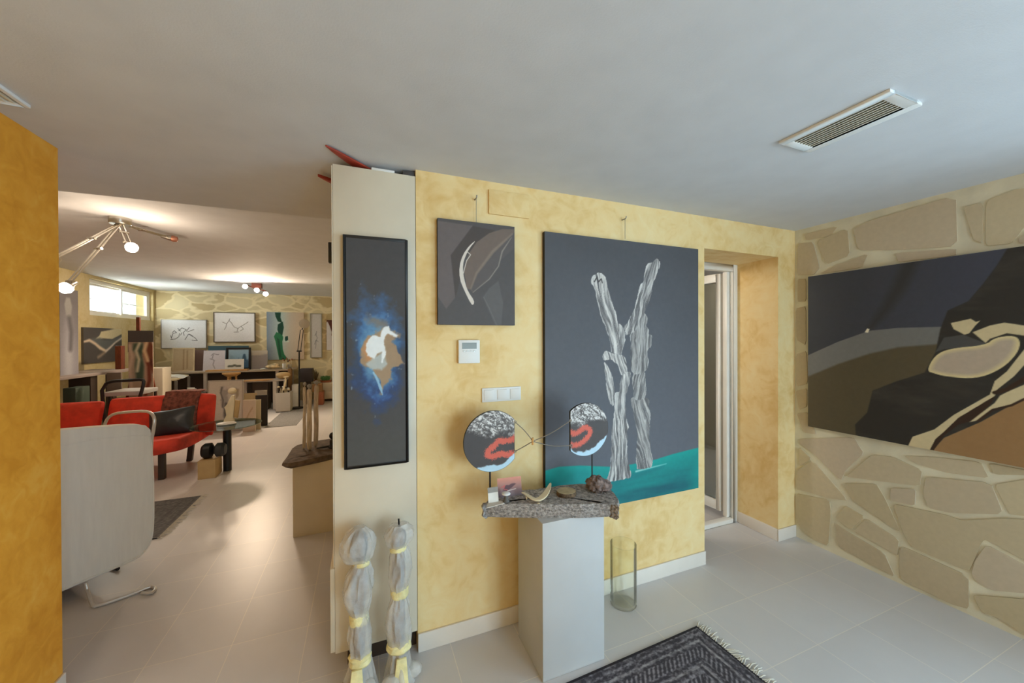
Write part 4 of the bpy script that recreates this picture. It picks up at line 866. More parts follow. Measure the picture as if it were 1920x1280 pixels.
# ------------------------------------------------------------------ driftwood sculpture on pedestal
boxthing('pedestal', 'cream square pedestal carrying the driftwood posts behind the cupboard', 'pedestal', (-.515, 3.37, 0), (-.17, 3.72, .583), M_CREAM, .003)
z0_ = .5835
pp = [(528,868),(537,857),(547,841),(556,834),(575,830),(602,824),(625,822),(640,824),(640,846),(632,850),(612,855),(585,861),(560,866),(540,870)]
tp = [onZ(u, v, .63) for u, v in pp]; tp = [Vector((min(p.x, -.16), p.y, p.z)) for p in tp]; n = len(tp); cz = sum(tp, Vector())/n
vs = [Vector((cz.x+(p.x-cz.x)*f, cz.y+(p.y-cz.y)*f, z+random.uniform(-.003, .004)*(z > z0_))) for f, z in ((.88, z0_), (1.0, .612), (.97, .632), (.6, .642)) for p in tp]; fs = []
for j in range(3):
    for k in range(n): fs.append((j*n+k, j*n+(k+1) % n, (j+1)*n+(k+1) % n, (j+1)*n+k))
fs += [tuple(range(n-1, -1, -1)), tuple(3*n+k for k in range(n))]
t = thing('driftwood_sculpture', 'three bleached driftwood posts standing on a dark stone slab', 'sculpture', (cz.x, cz.y, z0_))
MB().add(vs, fs).build('slab_base', mat('brown_slate', (96, 82, 70), .85, var=.25, scale=20, bump=.7, bscale=30), t)
for (u0, u1, v0, v1, y) in ((566, 575, 722, 836, 3.55), (573, 586, 726, 842, 3.5), (586, 598, 719, 836, 3.6)):
    b = onY((u0+u1)/2, v1, y); b.z = .636; tp_ = onY((u0+u1)/2+1, v0, y); r = (onY(u1, 780, y).x-onY(u0, 780, y).x)/2
    pts = [b.lerp(tp_, k/6)+Vector((random.uniform(-.005, .005), 0, 0)) for k in range(7)]
    MB().tube(pts, [r*random.uniform(.68, .9) for _ in range(7)], 12).build('post', M_WOOD, t, sub=1)
    tt = tp_+Vector((0, 0, .01)); MB().ball(tt, (r*.72, r*.72, .018), 12, 8, .1).build('stone_cap', mat('pebble', (150, 150, 152), .6), t)
c_ = onY(622, 838, 3.5); t = thing('figurine', 'small black figurine on the dark slab beside the cupboard edge', 'figurine', (c_.x, 3.5, .6475))
q = Vector((c_.x, 3.5, .6475)); mb = MB(); mb.lathe([(.03, 0), (.032, .008), (.012, .02), (.018, .05), (.014, .075)], q, 14); mb.tube([q+Vector((0, 0, .015)), q+Vector((-.07, 0, .012)), q+Vector((-.12, -.01, .006))], [.012, .009, .004], 8); mb.build('body', M_BLK, t, sub=1)
MB().ball(q+Vector((.008, 0, .1)), (.028, .024, .03)).build('head', M_BLK, t)
# ------------------------------------------------------------------ pictures in the studio
WB = YB-.03
def pict(label, box, y, base, lines=(), fr=None, frame_m=None, paint=None, th=.03, lean=0, name='picture', cat='picture', lw=.012, res=.008, bw=.015, side=None, lc=(70, 72, 82)):
    a = artY(box, y, res, base, lean); t = thing(name, label, cat, ((box[0]+box[1])/2, y+.012, box[2]))
    if paint: paint(a)
    drawing(a, lines, lc, lw)
    a.mesh('canvas' if not fr else 'picture_sheet', t, th, side)
    if fr: frame_mb(a, bw, th, .008).build('frame', frame_m, t)
    return t
pw_ = (226, 229, 236)
lA = [[(.22,.38),(.25,.52),(.33,.55),(.28,.62),(.24,.55)], [(.2,.3),(.3,.32),(.38,.4),(.4,.52)], [(.38,.62),(.45,.72),(.55,.66),(.48,.55),(.5,.45)], [(.55,.6),(.62,.74)], [(.58,.58),(.72,.66)], [(.52,.3),(.6,.5),(.75,.36),(.8,.26),(.68,.28)], [(.42,.6),(.36,.7)], [(.45,.55),(.42,.46)], [(.62,.5),(.7,.42)], [(.22,.34),(.2,.44)]]
pict('white framed ink drawing, left one of the two hung on the stone wall', rectY(303, 600, 386, 652, WB), WB, pw_, lA, True, M_GREYM, lw=.012)
lB = [[(.2,.68),(.3,.62),(.36,.74),(.42,.66),(.46,.56)], [(.3,.62),(.28,.5),(.24,.42)], [(.46,.56),(.5,.5),(.58,.46),(.56,.36)], [(.58,.46),(.66,.54),(.76,.62),(.84,.7)], [(.66,.54),(.72,.44),(.64,.38)], [(.48,.33),(.6,.34)], [(.36,.74),(.38,.8)]]
pict('white framed ink drawing, right one of the two hung on the stone wall', rectY(402, 587, 477, 640, WB), WB, (228, 226, 228), lB, True, mat('frame_bronze', (96, 84, 70), .5), lw=.013, bw=.02, lc=(130, 124, 122))
def cactus(a):
    a.mix(np.clip(.9-a.S/a.w*1.9, 0, 1), (120, 138, 156)); a.mix(np.clip(a.S/a.w*1.6-.55, 0, 1)*.9, (204, 178, 150)); a.mix(np.exp(-((a.S/a.w-.36)/.16)**2)*.6, (176, 204, 200))
    k = lambda pts: a.px([(280+x*.1875, 520+y*.1875) for x, y in pts])
    g = (40, 112, 74); dg = (22, 66, 52)
    a.fill(k([(1255,350),(1315,350),(1312,400),(1330,455),(1285,440),(1262,390)]), dg, .01); a.fill(k([(1285,470),(1335,440),(1345,500),(1330,580),(1300,590),(1280,520)]), dg, .01)
    a.fill(k([(1270,545),(1305,560),(1345,590),(1330,640),(1335,720),(1350,770),(1395,826),(1300,826),(1282,740),(1262,640),(1245,590)]), g, .01); a.fill(k([(1275,600),(1300,620),(1310,700),(1320,800),(1300,800),(1288,700)]), (30, 84, 60), .012)
    a.fill(k([(1360,590),(1385,585),(1388,620),(1365,645),(1350,625)]), (30, 70, 62), .01); a.stroke(k([(1340,580),(1355,640),(1390,640)]), .03, (196, 218, 206), .02, .8)
pict('painting of a green cactus shoot on pale blue and beige, on the stone wall', rectY(500, 585, 570, 674, WB), WB, (186, 184, 176), (), paint=cactus, res=.008, side=(150, 130, 110))
lN = [[(.45,.2),(.5,.35),(.62,.45),(.5,.52),(.56,.6)], [(.35,.3),(.5,.4),(.7,.36)], [(.4,.5),(.52,.56)]]
pict('tall narrow grey drawing of a plant, right of the cactus painting', rectY(583, 589, 602, 669, WB), WB, (196, 192, 190), lN, True, mat('frame_grey', (150, 146, 132), .5), lw=.014, bw=.022, lc=(132, 130, 132))
def redp(a):
    a.fill(a.uv([(.55,.0),(.62,.3),(.5,.6),(.3,.8),(.1,.95),(-.1,.9),(-.1,1.1),(1.1,1.1),(1.1,-.1),(.6,-.1)]), (84, 44, 36), .02); a.stroke(a.uv([(.5,.5),(.62,.7),(.6,.9)]), .03, (150, 120, 112), .02)
bq = rectY(612.5, 600, 632, 656, WB); pict('dark red and white painting half hidden behind the cupboard edge', bq, WB, (206, 202, 204), (), paint=redp)
# left studio wall: paintings
def artX(u0, v0, u1, v1, x, res, base, u1b=None):
    p = onX(u0, v1, x); q = onX(u1, v0, x); z1 = (onX(u0, v0, x).z+q.z)/2; zb = p.z
    return Art((x, p.y, zb), (0, 1, 0), (0, 0, 1), q.y-p.y, z1-zb, max(4, int((q.y-p.y)/res)), max(4, int((z1-zb)/res)), base)
a = artX(157, 615, 228, 682, XW+.03, .012, (78, 74, 72))
kw = lambda pts: a.px([(100+x*.1093, 500+y*.1094) for x, y in pts]); kv = lambda pts: a.px([(100+x*.1093, 630+y*.1094) for x, y in pts])
a.fill(kw([(960,1085),(820,1110),(790,1180),(690,1260),(860,1225),(1010,1240),(1180,1150),(1250,1000)]), (206, 196, 160), .02); a.fill(kv([(520,90),(600,65),(680,40),(800,30),(880,60),(1010,60),(1180,-20),(1200,60),(1080,100),(980,200),(900,250),(780,180),(640,90)]), (96, 100, 100), .05)
a.stroke(kv([(530,95),(620,70),(720,130),(800,200),(890,250)]), [.03, .05, .05, .06, .05], (216, 196, 172), .03); a.stroke(kv([(900,260),(970,200),(1060,110),(1190,20)]), [.05, .04, .03, .03], (206, 196, 186), .03); a.stroke(kv([(880,280),(820,330),(770,360)]), .05, (170, 150, 130), .05, .8)
t = thing('picture', 'dark painting of a pale flowing wave, under the studio window', 'picture', (XW+.015, a.O.y+a.w/2, a.O.z)); a.mesh('canvas', t, .03)
# tall counter by the left wall and what stands on it
TX = -3.85; zt2 = 1.062
t = thing('counter_table', 'high narrow work counter along the left studio wall', 'table', (-4.1, 7.9, 0))
MB().box((XW+.02, 6.2, zt2-.045), (TX, 8.85, zt2)).build('counter_top', mat('counter', (150, 138, 132), .5), t, .004)
for y in (6.5, 7.78): MB().box((TX-.3, y, 0), (TX-.05, y+.16, zt2-.046)).build('leg', M_DARK, t)
MB().box((TX-.3, 8.66, 0), (TX-.2, 8.76, zt2-.046)).build('leg', M_DARK, t)
a = artX(113, 548, 146, 697, TX-.16, .01, (96, 92, 96)); a.O.z = zt2; a.h = onX(146, 545, TX-.16).z-zt2; a.T = a.T*a.h/max(a.T)
h = a.T/a.h; s_ = a.S/a.w
a.mix(np.clip(1.2-h*1.4, 0, 1)*.8, (150, 150, 160)); a.mix(np.exp(-((s_-.45)/.28)**2)*np.clip(.85-h, 0, .6)*1.5, (172, 172, 180)); a.fill(a.uv([(.25,.82),(.35,.9),(.55,.9),(.66,.8),(.6,.7),(.5,.66),(.33,.7)]), (140, 140, 138), .03); a.stroke(a.uv([(.5,.66),(.6,.5),(.55,.3)]), .08, (70, 68, 72), .06, .7)
t = thing('picture', 'tall grey misty figure painting standing on the high counter', 'picture', (a.O.x-.01, a.O.y+a.w/2, zt2)); a.mesh('canvas', t, .03, (150, 140, 130))
q = onX(225, 650, TX-.1); boxthing('wooden_post', 'red brown wooden post standing on the high counter', 'post', (TX-.14, q.y-.06, zt2), (TX-.06, q.y+.06, q.z+.02), M_MAHO, .004)
# easel with canvases
EX, EY = -3.48, 8.18
def rE(u0, v0, u1, v1, y=EY): return rectY(u0, v0, u1, v1, y)
t = thing('easel', 'red brown wooden easel in front of the studio window', 'easel', (EX, EY, 0))
b = rE(252, 594, 259, 690); MB().box((b[0], EY+.05, .02), (b[1], EY+.09, b[3])).build('mast', M_MAHO, t, .004)
b = rE(240, 768, 290, 772, EY)
for dx in (-.28, .28): MB().prism([(EX+dx-.02, EY+.02, 0), (EX+dx+.02, EY+.02, 0), (EX+dx*.15+.02, EY+.05, 1.5), (EX+dx*.15-.02, EY+.05, 1.5)], (0, .03, 0)).build('leg', M_MAHO, t)
MB().prism([(EX-.02, EY+.6, 0), (EX+.02, EY+.6, 0), (EX+.02, EY+.1, 1.5), (EX-.02, EY+.1, 1.5)], (0, .03, 0)).build('rear_leg', M_MAHO, t)
MB().box((EX-.35, EY-.05, .58), (EX+.35, EY+.05, .61)).build('tray', M_MAHO, t)
b = rE(238.5, 619.5, 286, 660); pict('dark grey canvas at the top of the wooden easel', b, EY+.015, (82, 76, 74), (), th=.02, lean=.02, name='canvas_painting', cat='painting', side=(50, 46, 44), res=.02)
b = rE(241, 641, 287, 772); b = (b[0], b[1], .6105, b[3])
def wav(a):
    k = lambda pts: a.px([(100+x*.1093, 630+y*.1094) for x, y in pts])
    a.fill(k([(1560,60),(1640,60),(1740,200),(1760,560),(1700,640),(1640,480),(1600,300)]), (120, 66, 44), .03)
    a.fill(k([(1370,130),(1520,100),(1560,200),(1520,330),(1560,520),(1540,760),(1420,760),(1400,500),(1430,300),(1350,240)]), (72, 88, 74), .04); a.fill(k([(1540,250),(1600,350),(1650,560),(1660,760),(1600,960),(1500,1100),(1560,760),(1570,500)]), (184, 148, 124), .03)
    a.stroke(k([(1570,300),(1640,520),(1650,760),(1580,1000)]), .05, (122, 60, 44), .03); a.stroke(k([(1480,120),(1420,250),(1470,400),(1440,600)]), .04, (206, 196, 168), .03); a.stroke(k([(1600,110),(1560,250),(1620,420)]), .05, (222, 190, 150), .03); a.stroke(k([(1310,160),(1350,350),(1310,560),(1340,900)]), .04, (196, 170, 150), .03); a.fill(k([(1650,380),(1690,400),(1730,520),(1760,560),(1660,500)]), (96, 48, 36), .02)
pict('colourful canvas of wavy brown and green bands, lower one on the wooden easel', b, EY, (168, 146, 126), (), paint=wav, th=.014, name='canvas_painting', cat='painting', res=.012, side=(190, 170, 150))
b = rE(271, 690, 305, 742, 8.86); boxthing('storage_cabinet', 'cream cabinet standing behind the sofa right of the easel', 'cabinet', (b[0]-.05, 8.86, 0), (b[1], 9.2, b[3]), M_CREAM, .006)
# black steel chair behind the sofa
cy = 7.0; t = thing('chair', 'black steel frame chair with a grey seat behind the red sofa', 'chair', (-3.1, cy, 0))
pts = [onY(u, v, cy) for u, v in ((200, 718), (214, 714), (240, 713), (268, 711), (270, 716), (266, 732), (262, 745))]; e0 = pts[-1].copy(); e0.z = 0; s0 = pts[0].copy(); s0.z = 0
MB().tube(chaikin(pts+[e0], 1, False), .022, 8).build('arm_frame', M_BLK, t); MB().tube([pts[0], pts[0]+Vector((-.05, .0, -.1)), s0], .022, 8).build('arm_frame', M_BLK, t)
b = rectY(193, 734, 264, 742, cy); MB().box((b[0], cy, b[2]), (b[1], cy+.5, b[3])).build('seat', M_GREY, t, .01)
b = rectY(186, 700, 215, 738, cy+.3); MB().box((b[0], cy+.46, b[2]), (b[1], cy+.5, b[3])).build('backrest', mat('mesh_fabric', (110, 98, 86), .8), t, .01)
for dx in (.04, b[1]-b[0]+.4): MB().tube([(b[0]+dx, cy+.46, 0), (b[0]+dx, cy+.46, b[2]+.02)], .018, 8).build('leg', M_BLK, t)
q = rectY(127, 726, 151, 741, 7.3); boxthing('storage_box', 'dark green box under the high counter', 'box', (q[0], 7.2, .0), (q[1], 7.5, q[3]), mat('dark_green', (60, 74, 62), .6), .006)
# ------------------------------------------------------------------ studio: desks and clutter
DY, DZ = 10.3, .862
t = thing('desk', 'long work desk along the stone wall of the studio', 'desk', (-2.8, 10.6, 0))
dx0, dx1 = onY(296, 700, DY).x, onY(549, 691, DY).x
MB().box((dx0, DY, DZ-.035), (dx1, YB-.01, DZ)).build('desk_top', mat('desk_top', (176, 160, 140), .5), t, .004)
MB().box((dx0+.1, DY+.35, .05), (dx1-.1, DY+.38, DZ-.036)).build('dark_panel', M_DARK, t)  # dark sheet set in the dark region under the desk
for u in (383.5, 519): x = onY(u, 720, DY).x; MB().box((x-.03, DY+.03, 0), (x+.03, DY+.09, DZ-.036)).build('leg', M_STEEL, t)
for x in (dx0+.06, dx1-.12): MB().box((x, DY+.5, 0), (x+.06, DY+.56, DZ-.036)).build('leg', M_STEEL, t)
def onDesk(u, y): return onY(u, 690, y).x
def dbox(u0, v0, u1, v1, y, z0=DZ): b = rectY(u0, v0, u1, v1, y); return (b[0], b[1], z0+.0005, b[3])
pict('pale wooden panel in a light frame leaning on the desk under the left drawing', dbox(325, 654, 362, 697, 10.62, DZ+.025), 10.62, (186, 168, 140), [[(.5,.05),(.52,.5),(.5,.95)], [(.7,.1),(.68,.9)]], True, M_PALE, lean=.06, lc=(150, 128, 100), lw=.02, th=.02, bw=.025, res=.02)
pict('plain brown board leaning between the pale wooden panel and the white sketch', dbox(364, 656, 386, 693, 10.72), 10.72, (122, 98, 90), (), lean=.05, th=.02, name='board', cat='board', res=.03)
pict('white pencil sketch sheet leaning on the desk left of the blue picture', dbox(380, 657, 421, 692, 10.55), 10.55, (206, 204, 216), [[(.35,.75),(.45,.85),(.6,.8)], [(.45,.8),(.4,.6),(.5,.5),(.45,.3),(.55,.1)], [(.3,.6),(.4,.55)], [(.6,.8),(.7,.8)]], lean=.14, th=.006, lc=(120, 116, 128), lw=.014, name='sketch', cat='drawing', res=.012)
def blue(a):
    a.mix(np.clip(a.T/a.h, 0, 1), (160, 190, 212)); n = fbm(a.S*12, a.T*3, 5); a.mix(np.clip((.42-a.T/a.h+(n-.5)*.7)*6, 0, 1)*.9, (60, 92, 122)); a.stroke(a.uv([(.72,.4),(.78,.7),(.84,.4)]), .05, (66, 96, 124), .02)
pict('blue picture in a wide black frame leaning on the desk', dbox(428, 655, 466, 688, 10.66, DZ+.045), 10.66, (130, 168, 196), (), True, M_BLK, paint=blue, lean=.06, th=.02, bw=.045, res=.012)
pict('small white mounted card in front of the black framed blue picture', dbox(421, 673, 457, 689, 10.52), 10.52, (226, 226, 224), [[(.2,.35),(.5,.42),(.8,.36)]], lean=.12, th=.006, lc=(80, 84, 76), lw=.05, name='card', cat='card', res=.015)
pict('long teal board behind the sketches, leaning under the right drawing', dbox(390, 648, 466, 690, 10.9), 10.9, (70, 100, 112), (), lean=.03, th=.02, name='board', cat='board', res=.04)
pict('grey board with a pale top edge leaning left of the cactus painting', dbox(471, 657, 501, 688, 10.75), 10.75, (160, 156, 158), (), lean=.08, th=.03, name='board', cat='board', res=.03, paint=lambda a: a.fill(a.uv([(-.1,.75),(1.1,.8),(1.1,1.1),(-.1,1.1)]), (206, 198, 184), .01))
b = dbox(386, 687, 464, 693, DY+.06); boxthing('drawing_board', 'orange wooden board lying on the front of the desk', 'board', (b[0], DY+.02, DZ), (b[1], DY+.2, DZ+.03), M_OAK, .003)
c_ = onY(493, 687, DY+.08); tag(MB().ball((c_.x, DY+.08, DZ+.0225), (.06, .045, .022), 14, 8).build('white_stone', M_WHITE), 'white pebble shaped lump on the desk before the grey board', 'stone')
# heap of cloth
c0 = onY(511, 690, DY+.25); mb = MB(); mb.ball((c0.x, DY+.25, DZ+.062), (.15, .13, .05), 18, 9, .12); mb.ball((c0.x+.05, DY+.28, DZ+.09), (.1, .09, .05), 14, 8, .15)
tag(mb.build('cloth_heap', mat('cloth', (196, 176, 140), .9, var=.3, scale=9), None, sub=1), 'crumpled heap of pale cloth at the right end of the desk', 'cloth')
def pot(name, label, u, y, z, r, h, m, items=4, itemc=M_PALE, cat='pot', ih=.12):
    x = onY(u, 690, y).x; t = thing(name, label, cat, (x, y, z)); MB().lathe([(r*.85, 0), (r*.9, .003), (r, h), (r*.93, h), (r*.83, .006), (0, .006)], (x, y, z), 20).build('body', m, t)
    for k in range(items):
        a_ = k*2.4; p = Vector((x+r*.45*math.cos(a_), y+r*.45*math.sin(a_), z+.01)); q = Vector((x+r*1.1*math.cos(a_), y+r*.9*math.sin(a_), z+h+ih*random.uniform(.6, 1.1)))
        bb = MB().tube([p, q], .006, 6).build('brush', itemc, t); MB().ball(q, (.014, .014, .026), 8, 6).build('bristles', M_DARK if k % 2 else M_TERR, bb)
pot('brush_pot', 'white pot of brushes on the right end of the desk, left of the metal pot', 533, DY+.26, DZ, .045, .13, M_WHITE, 3)
pot('brush_pot', 'metal pot of brushes at the far right end of the desk', 543, DY+.06, DZ, .045, .12, M_METAL, 3)
# open book on a sloping board
b = rectY(288, 699, 352, 712, 10.0)
t = thing('drafting_table', 'pale sloping drafting table at the left end of the desk', 'table', ((b[0]+b[1])/2, 9.9, 0))
tl, tr, fr_, fl = onY(300, 700, 10.2), onY(354, 702, 10.2), onY(330, 711, 9.6), onY(290, 712, 9.6)
MB().prism([tl, tr, fr_, fl], (0, 0, -.03)).build('table_top', M_PALE, t, .003)
for p in (tl, tr, fr_, fl): MB().box((p.x-.02, p.y-.02, 0), (p.x+.02, p.y+.02, p.z-.032)).build('leg', M_GREYM, t)
bc = (tl+tr+fr_+fl)/4; nrm = (tr-tl).cross(tl-fl).normalized(); ax_ = (tr-tl).normalized(); ay_ = nrm.cross(ax_)
t = thing('book', 'open book lying on the sloping drafting table', 'book', bc+nrm*.001)
for s in (-1, 1):
    pts = []
    for k in range(7): f = k/6; pts.append(bc+ax_*s*f*.26+nrm*(.004+.03*math.sin(math.pi*min(1, f*1.1+.1))**.8))
    vs = [p+ay_*w for p in pts for w in (-.13, .13)]+[bc+ax_*s*f/6*.26+ay_*w+nrm*.001 for f in range(7) for w in (-.13, .13)]
    fs = [(2*k, 2*k+2, 2*k+3, 2*k+1) for k in range(6)]+[(14+2*k, 15+2*k, 17+2*k, 16+2*k) for k in range(6)]+[(2*k, 14+2*k, 16+2*k, 2*k+2) for k in range(6)]+[(2*k+1, 2*k+3, 17+2*k, 15+2*k) for k in range(6)]+[(12, 26, 27, 13)]
    MB().add(vs, fs).build('page_block', M_WHITE, t)
# second table
TY, TZ = 9.72, .672
x0 = onY(452, 704, TY+.3).x; x1 = onY(534, 716, TY).x
t = thing('side_table', 'low grey table in front of the desk holding the orange folder', 'table', ((x0+x1)/2, TY+.25, 0))
MB().box((x0, TY, TZ-.03), (x1, TY+.45, TZ)).build('table_top', mat('table_grey', (176, 166, 156), .5), t, .004)
for x in (x0+.06, onY(514.5, 740, TY).x): MB().box((x-.035, TY+.03, .0065), (x+.035, TY+.10, TZ-.031)).build('leg', M_STEEL, t)
for x in (x0+.06, x1-.06): MB().box((x-.03, TY+.36, .0065), (x+.03, TY+.42, TZ-.031)).build('leg', M_STEEL, t)
pts = [onY(u, v, TY-.03) for u, v in ((455, 722), (465, 716), (476, 711), (492, 712), (512, 713), (498, 718), (478, 723), (458, 725))]
tag(MB().prism([(p.x, TY+(.05 if i in (1, 2, 3, 4) else -.12), TZ+.004+(.012 if i in (1, 2, 3, 4) else 0)) for i, p in enumerate(pts)], (0, 0, .012)).build('folder', M_OAK, None, .002), 'orange cardboard folder lying over the low grey table', 'folder')
b = rectY(474, 722, 503, 764, TY+.15); boxthing('drawer_unit', 'dark drawer unit standing under the low grey table', 'drawer unit', (b[0], TY+.13, 0), (b[1], TY+.43, TZ-.05), M_DARK, .006)
# turned wooden bowl & rolls between desk and drawing board
c_ = onY(436, 703, 10.15); t = thing('stool', 'small wooden stool with a round top in front of the desk', 'stool', (c_.x, 10.08, 0))
MB().lathe([(0, c_.z-.03), (.1, c_.z-.02), (.17, c_.z+.03), (.17, c_.z+.06), (0, c_.z+.07)], (c_.x, 10.08, 0), 22).build('seat', M_OAK, t)
for k in range(3): MB().tube([(c_.x+.15*math.cos(k*2.1), 10.08+.15*math.sin(k*2.1), 0), (c_.x+.08*math.cos(k*2.1), 10.08+.08*math.sin(k*2.1), c_.z)], .02, 8).build('leg', M_OAK, t)
# large sketch board and stacked canvases
def fpict(label, u0, v0, u1, v1, y, base, **k):
    b = rectY(u0, v0, u1, v1, y); return pict(label, (b[0], b[1], k.get('bw', 0)+.001, b[3]), y, base, **k)
def fig(a):
    k = lambda pts: a.px([(380+x*.1094, 680+y*.1094) for x, y in pts]); n = fbm(a.S*14, a.T*14, 8)
    a.fill(k([(310,410),(420,400),(440,470),(420,560),(450,640),(400,760),(420,860),(400,930),(360,930),(350,760),(300,650),(320,540)]), (150, 152, 152), .03, .75, .04, 12); a.fill(k([(360,400),(420,420),(400,470),(350,460)]), (206, 206, 206), .02, .8); a.stroke(k([(330,420),(310,520),(350,640),(340,760)]), .02, (96, 96, 98), .015, .8); a.stroke(k([(400,700),(380,860),(390,930)]), .04, (90, 90, 92), .03, .8); a.mix(np.clip(n-.6, 0, 1)*.8, (170, 172, 172)); a.fill(k([(570,430),(625,450),(620,560),(570,620),(560,500)]), (150, 140, 116), .02, .7)
fpict('large figure study in a thin pale frame standing on the studio floor', 391, 715, 453, 808, 7.75, (206, 206, 198), fr=True, frame_m=mat('frame_silver', (176, 176, 168), .4), paint=fig, lean=.05, th=.03, bw=.02, res=.008)
fpict('white canvas leaning beside the figure study, frontmost of its stack', 455, 750, 479, 806, 7.58, (202, 192, 176), lean=.04, th=.03, name='canvas', cat='canvas', lines=[[(.1,.25),(.5,.6),(.75,.75)], [(.1,.3),(.9,.36)]], lc=(176, 158, 128), lw=.02, res=.015)
fpict('thick cream canvas behind the white canvas of the stack', 462, 750, 488, 802, 7.72, (190, 178, 150), lean=.04, th=.04, name='canvas', cat='canvas', res=.03)
b = rectY(480, 742, 500, 796, 8.0); fpict('black framed dark panel at the right of the leaning canvases', 481, 743, 499, 795, 8.0, (44, 36, 34), fr=True, frame_m=M_BLK, lean=.05, th=.02, bw=.02, res=.03)
fpict('grey panel standing behind the black framed panel', 477, 732, 500, 794, 8.3, (164, 158, 150), lean=.05, th=.02, name='board', cat='board', res=.03)
fpict('tan cardboard sheet standing behind the white canvas', 457, 737, 481, 802, 8.1, (176, 154, 118), lean=.05, th=.01, name='board', cat='board', res=.03, lines=[[(.55,.8),(.55,1)]], lc=(130, 108, 78))
# carpet strip of the work corner
p = [onZ(500, 802), onZ(556, 797), onZ(578, 771), onZ(505, 771)]
tag(MB().prism([(-1.63, p[0].y, 0), (p[1].x, p[1].y, 0), (p[1].x+.02, 9.9, 0), (-1.63, 9.9, 0)], (0, 0, .006)).build('carpet', M_GREYFAB), 'flat grey carpet on the floor of the studio work corner', 'carpet')
# tool box
b = rectY(517, 736, 544, 767, 9.36); zc = b[3]; t = thing('tool_box', 'open grey white box full of tools right of the low table', 'box', ((b[0]+b[1])/2, 9.5, 0))
f0 = .006
mb = MB(); mb.box((b[0], 9.36, f0), (b[1], 9.375, zc)).box((b[0], 9.665, f0), (b[1], 9.68, zc)).box((b[0], 9.375, f0), (b[0]+.015, 9.665, zc)).box((b[1]-.015, 9.375, f0), (b[1], 9.665, zc)).box((b[0], 9.36, f0), (b[1], 9.68, f0+.012)); mb.build('body', mat('box_grey', (186, 182, 176), .5), t)
for k in range(7):
    x = b[0]+.04+(b[1]-b[0]-.08)*k/6; y = 9.43+.08*(k % 3); hh = zc+random.uniform(.05, .12)
    h_ = MB().tube([(x, y, f0+.012), (x, y, hh)], .013, 8); h_.build('tool', (M_DARK, M_PALE, M_GREYM)[k % 3], t)
    MB().ball((x, y, hh), (.03, .02, .02), 10, 6).build('tool_head', (M_PALE, M_DARK, M_WHITE)[k % 3], t)
q0 = onY(531, 772, 9.9); pts = [onY(u, v, 9.5) for u, v in ((531, 733), (533, 724), (536, 714), (535, 708))]
MB().tube([Vector((pts[0].x, 9.5, f0+.03))]+pts, [.015, .03, .022, .018, .012], 10).tube([onY(532, 707, 9.5), onY(541, 706, 9.5)], .014, 8).build('carved_stick', M_BONE, t)
b2 = rectY(524, 710, 541, 722, 10.12); zs = b2[2]
b3 = rectY(539.5, 691, 545.5, 720, 10.18); boxthing('cardboard_box', 'tall brown cardboard box standing right of the desk', 'box', (b3[0], 10.18, 0), (b3[1]+.01, 10.29, b3[3]), mat('brown_card', (140, 104, 66), .8), .004)
t_ = onY(532, 716, 10.0); tag(MB().ball((t_.x, 9.98, TZ+.0), (.16, .12, .0), 4, 3).build('x') if False else MB().lathe([(.06, 0), (.13, .03), (.16, .09), (.13, .14), (.05, .16)], (t_.x-.0, 9.94, TZ+.0005), 18, (1, .7), .06).build('paper_bag', M_TAN, None, sub=1), 'crumpled tan paper bag on the right end of the low grey table', 'bag')
# small white drawer boxes
for k, (v0, v1, lb) in enumerate(((721, 736, 'upper'), (737, 754, 'lower'))):
    pass
b = rectY(547, 721, 559, 762, 9.98); zm = onY(552, 736.5, 9.98).z
boxthing('storage_box', 'white storage box, lower of the two stacked by the floor lamp', 'box', (b[0], 9.98, .0), (b[1], 10.2, zm-.006), M_WHITE, .01)
boxthing('storage_box', 'white storage box, upper of the two stacked by the floor lamp', 'box', (b[0], 9.98, zm-.0055), (b[1], 10.2, b[3]), M_WHITE, .01)
# low white cabinet, black case, plants
b = rectY(601, 717, 640, 750, 10.6); t = thing('cabinet', 'long low white cabinet with two drawers under the studio stone wall', 'cabinet', (-.5, 10.8, 0))
cx0, cx1, cz1 = b[0]-.1, .22, b[3]
MB().box((cx0, 10.6, .06), (cx1, YB-.012, cz1)).build('body', M_CREAM, t, .004); MB().box((cx0+.04, 10.64, 0), (cx1-.04, YB-.03, .06)).build('plinth', M_DARK, t)
for z0, z1 in ((.07, (cz1+.06)/2-.008), ((cz1+.06)/2+.008, cz1-.02)): MB().box((cx0+.01, 10.582, z0), (cx1-.01, 10.5995, z1)).build('drawer', M_CREAM, t, .004)
b = rectY(562, 691, 586, 716, 10.25); t = thing('black_case', 'square black case standing on a stand behind the floor lamp', 'case', ((b[0]+b[1])/2, 10.3, 0))
MB().box((b[0], 10.25, b[2]), (b[1], 10.5, b[3])).build('case_body', mat('case_black', (52, 46, 50), .6), t, .006); MB().box((b[0]+.06, 10.3, 0), (b[1]-.06, 10.45, b[2])).build('stand', M_DARK, t, .004)
def plant(name, label, u, y, z, n, w, h, m):
    x = onY(u, 705, y).x; t = thing(name, label, 'plant', (x, y, z)); MB().lathe([(.05, 0), (.07, .002), (.08, .05), (.07, .055), (0, .05)], (x, y, z), 16, (w/.1, 1)).build('tray', M_TERR, t); mb = MB()
    for k in range(n):
        a_ = random.uniform(0, 6.28); r = random.uniform(.2, 1)*w; p = Vector((x+r*.5*math.cos(a_), y+.05*math.sin(a_), z+.05)); q = p+Vector((random.uniform(-.06, .06), random.uniform(-.05, .05), h*random.uniform(.4, 1))); s = Vector((random.uniform(.01, .03), 0, .012)); mm = p.lerp(q, .55)
        mb.add([p, mm+s, q, mm-s], [(0, 1, 2), (0, 2, 3)])
    mb.build('foliage', m, t)
cz1 += .0005
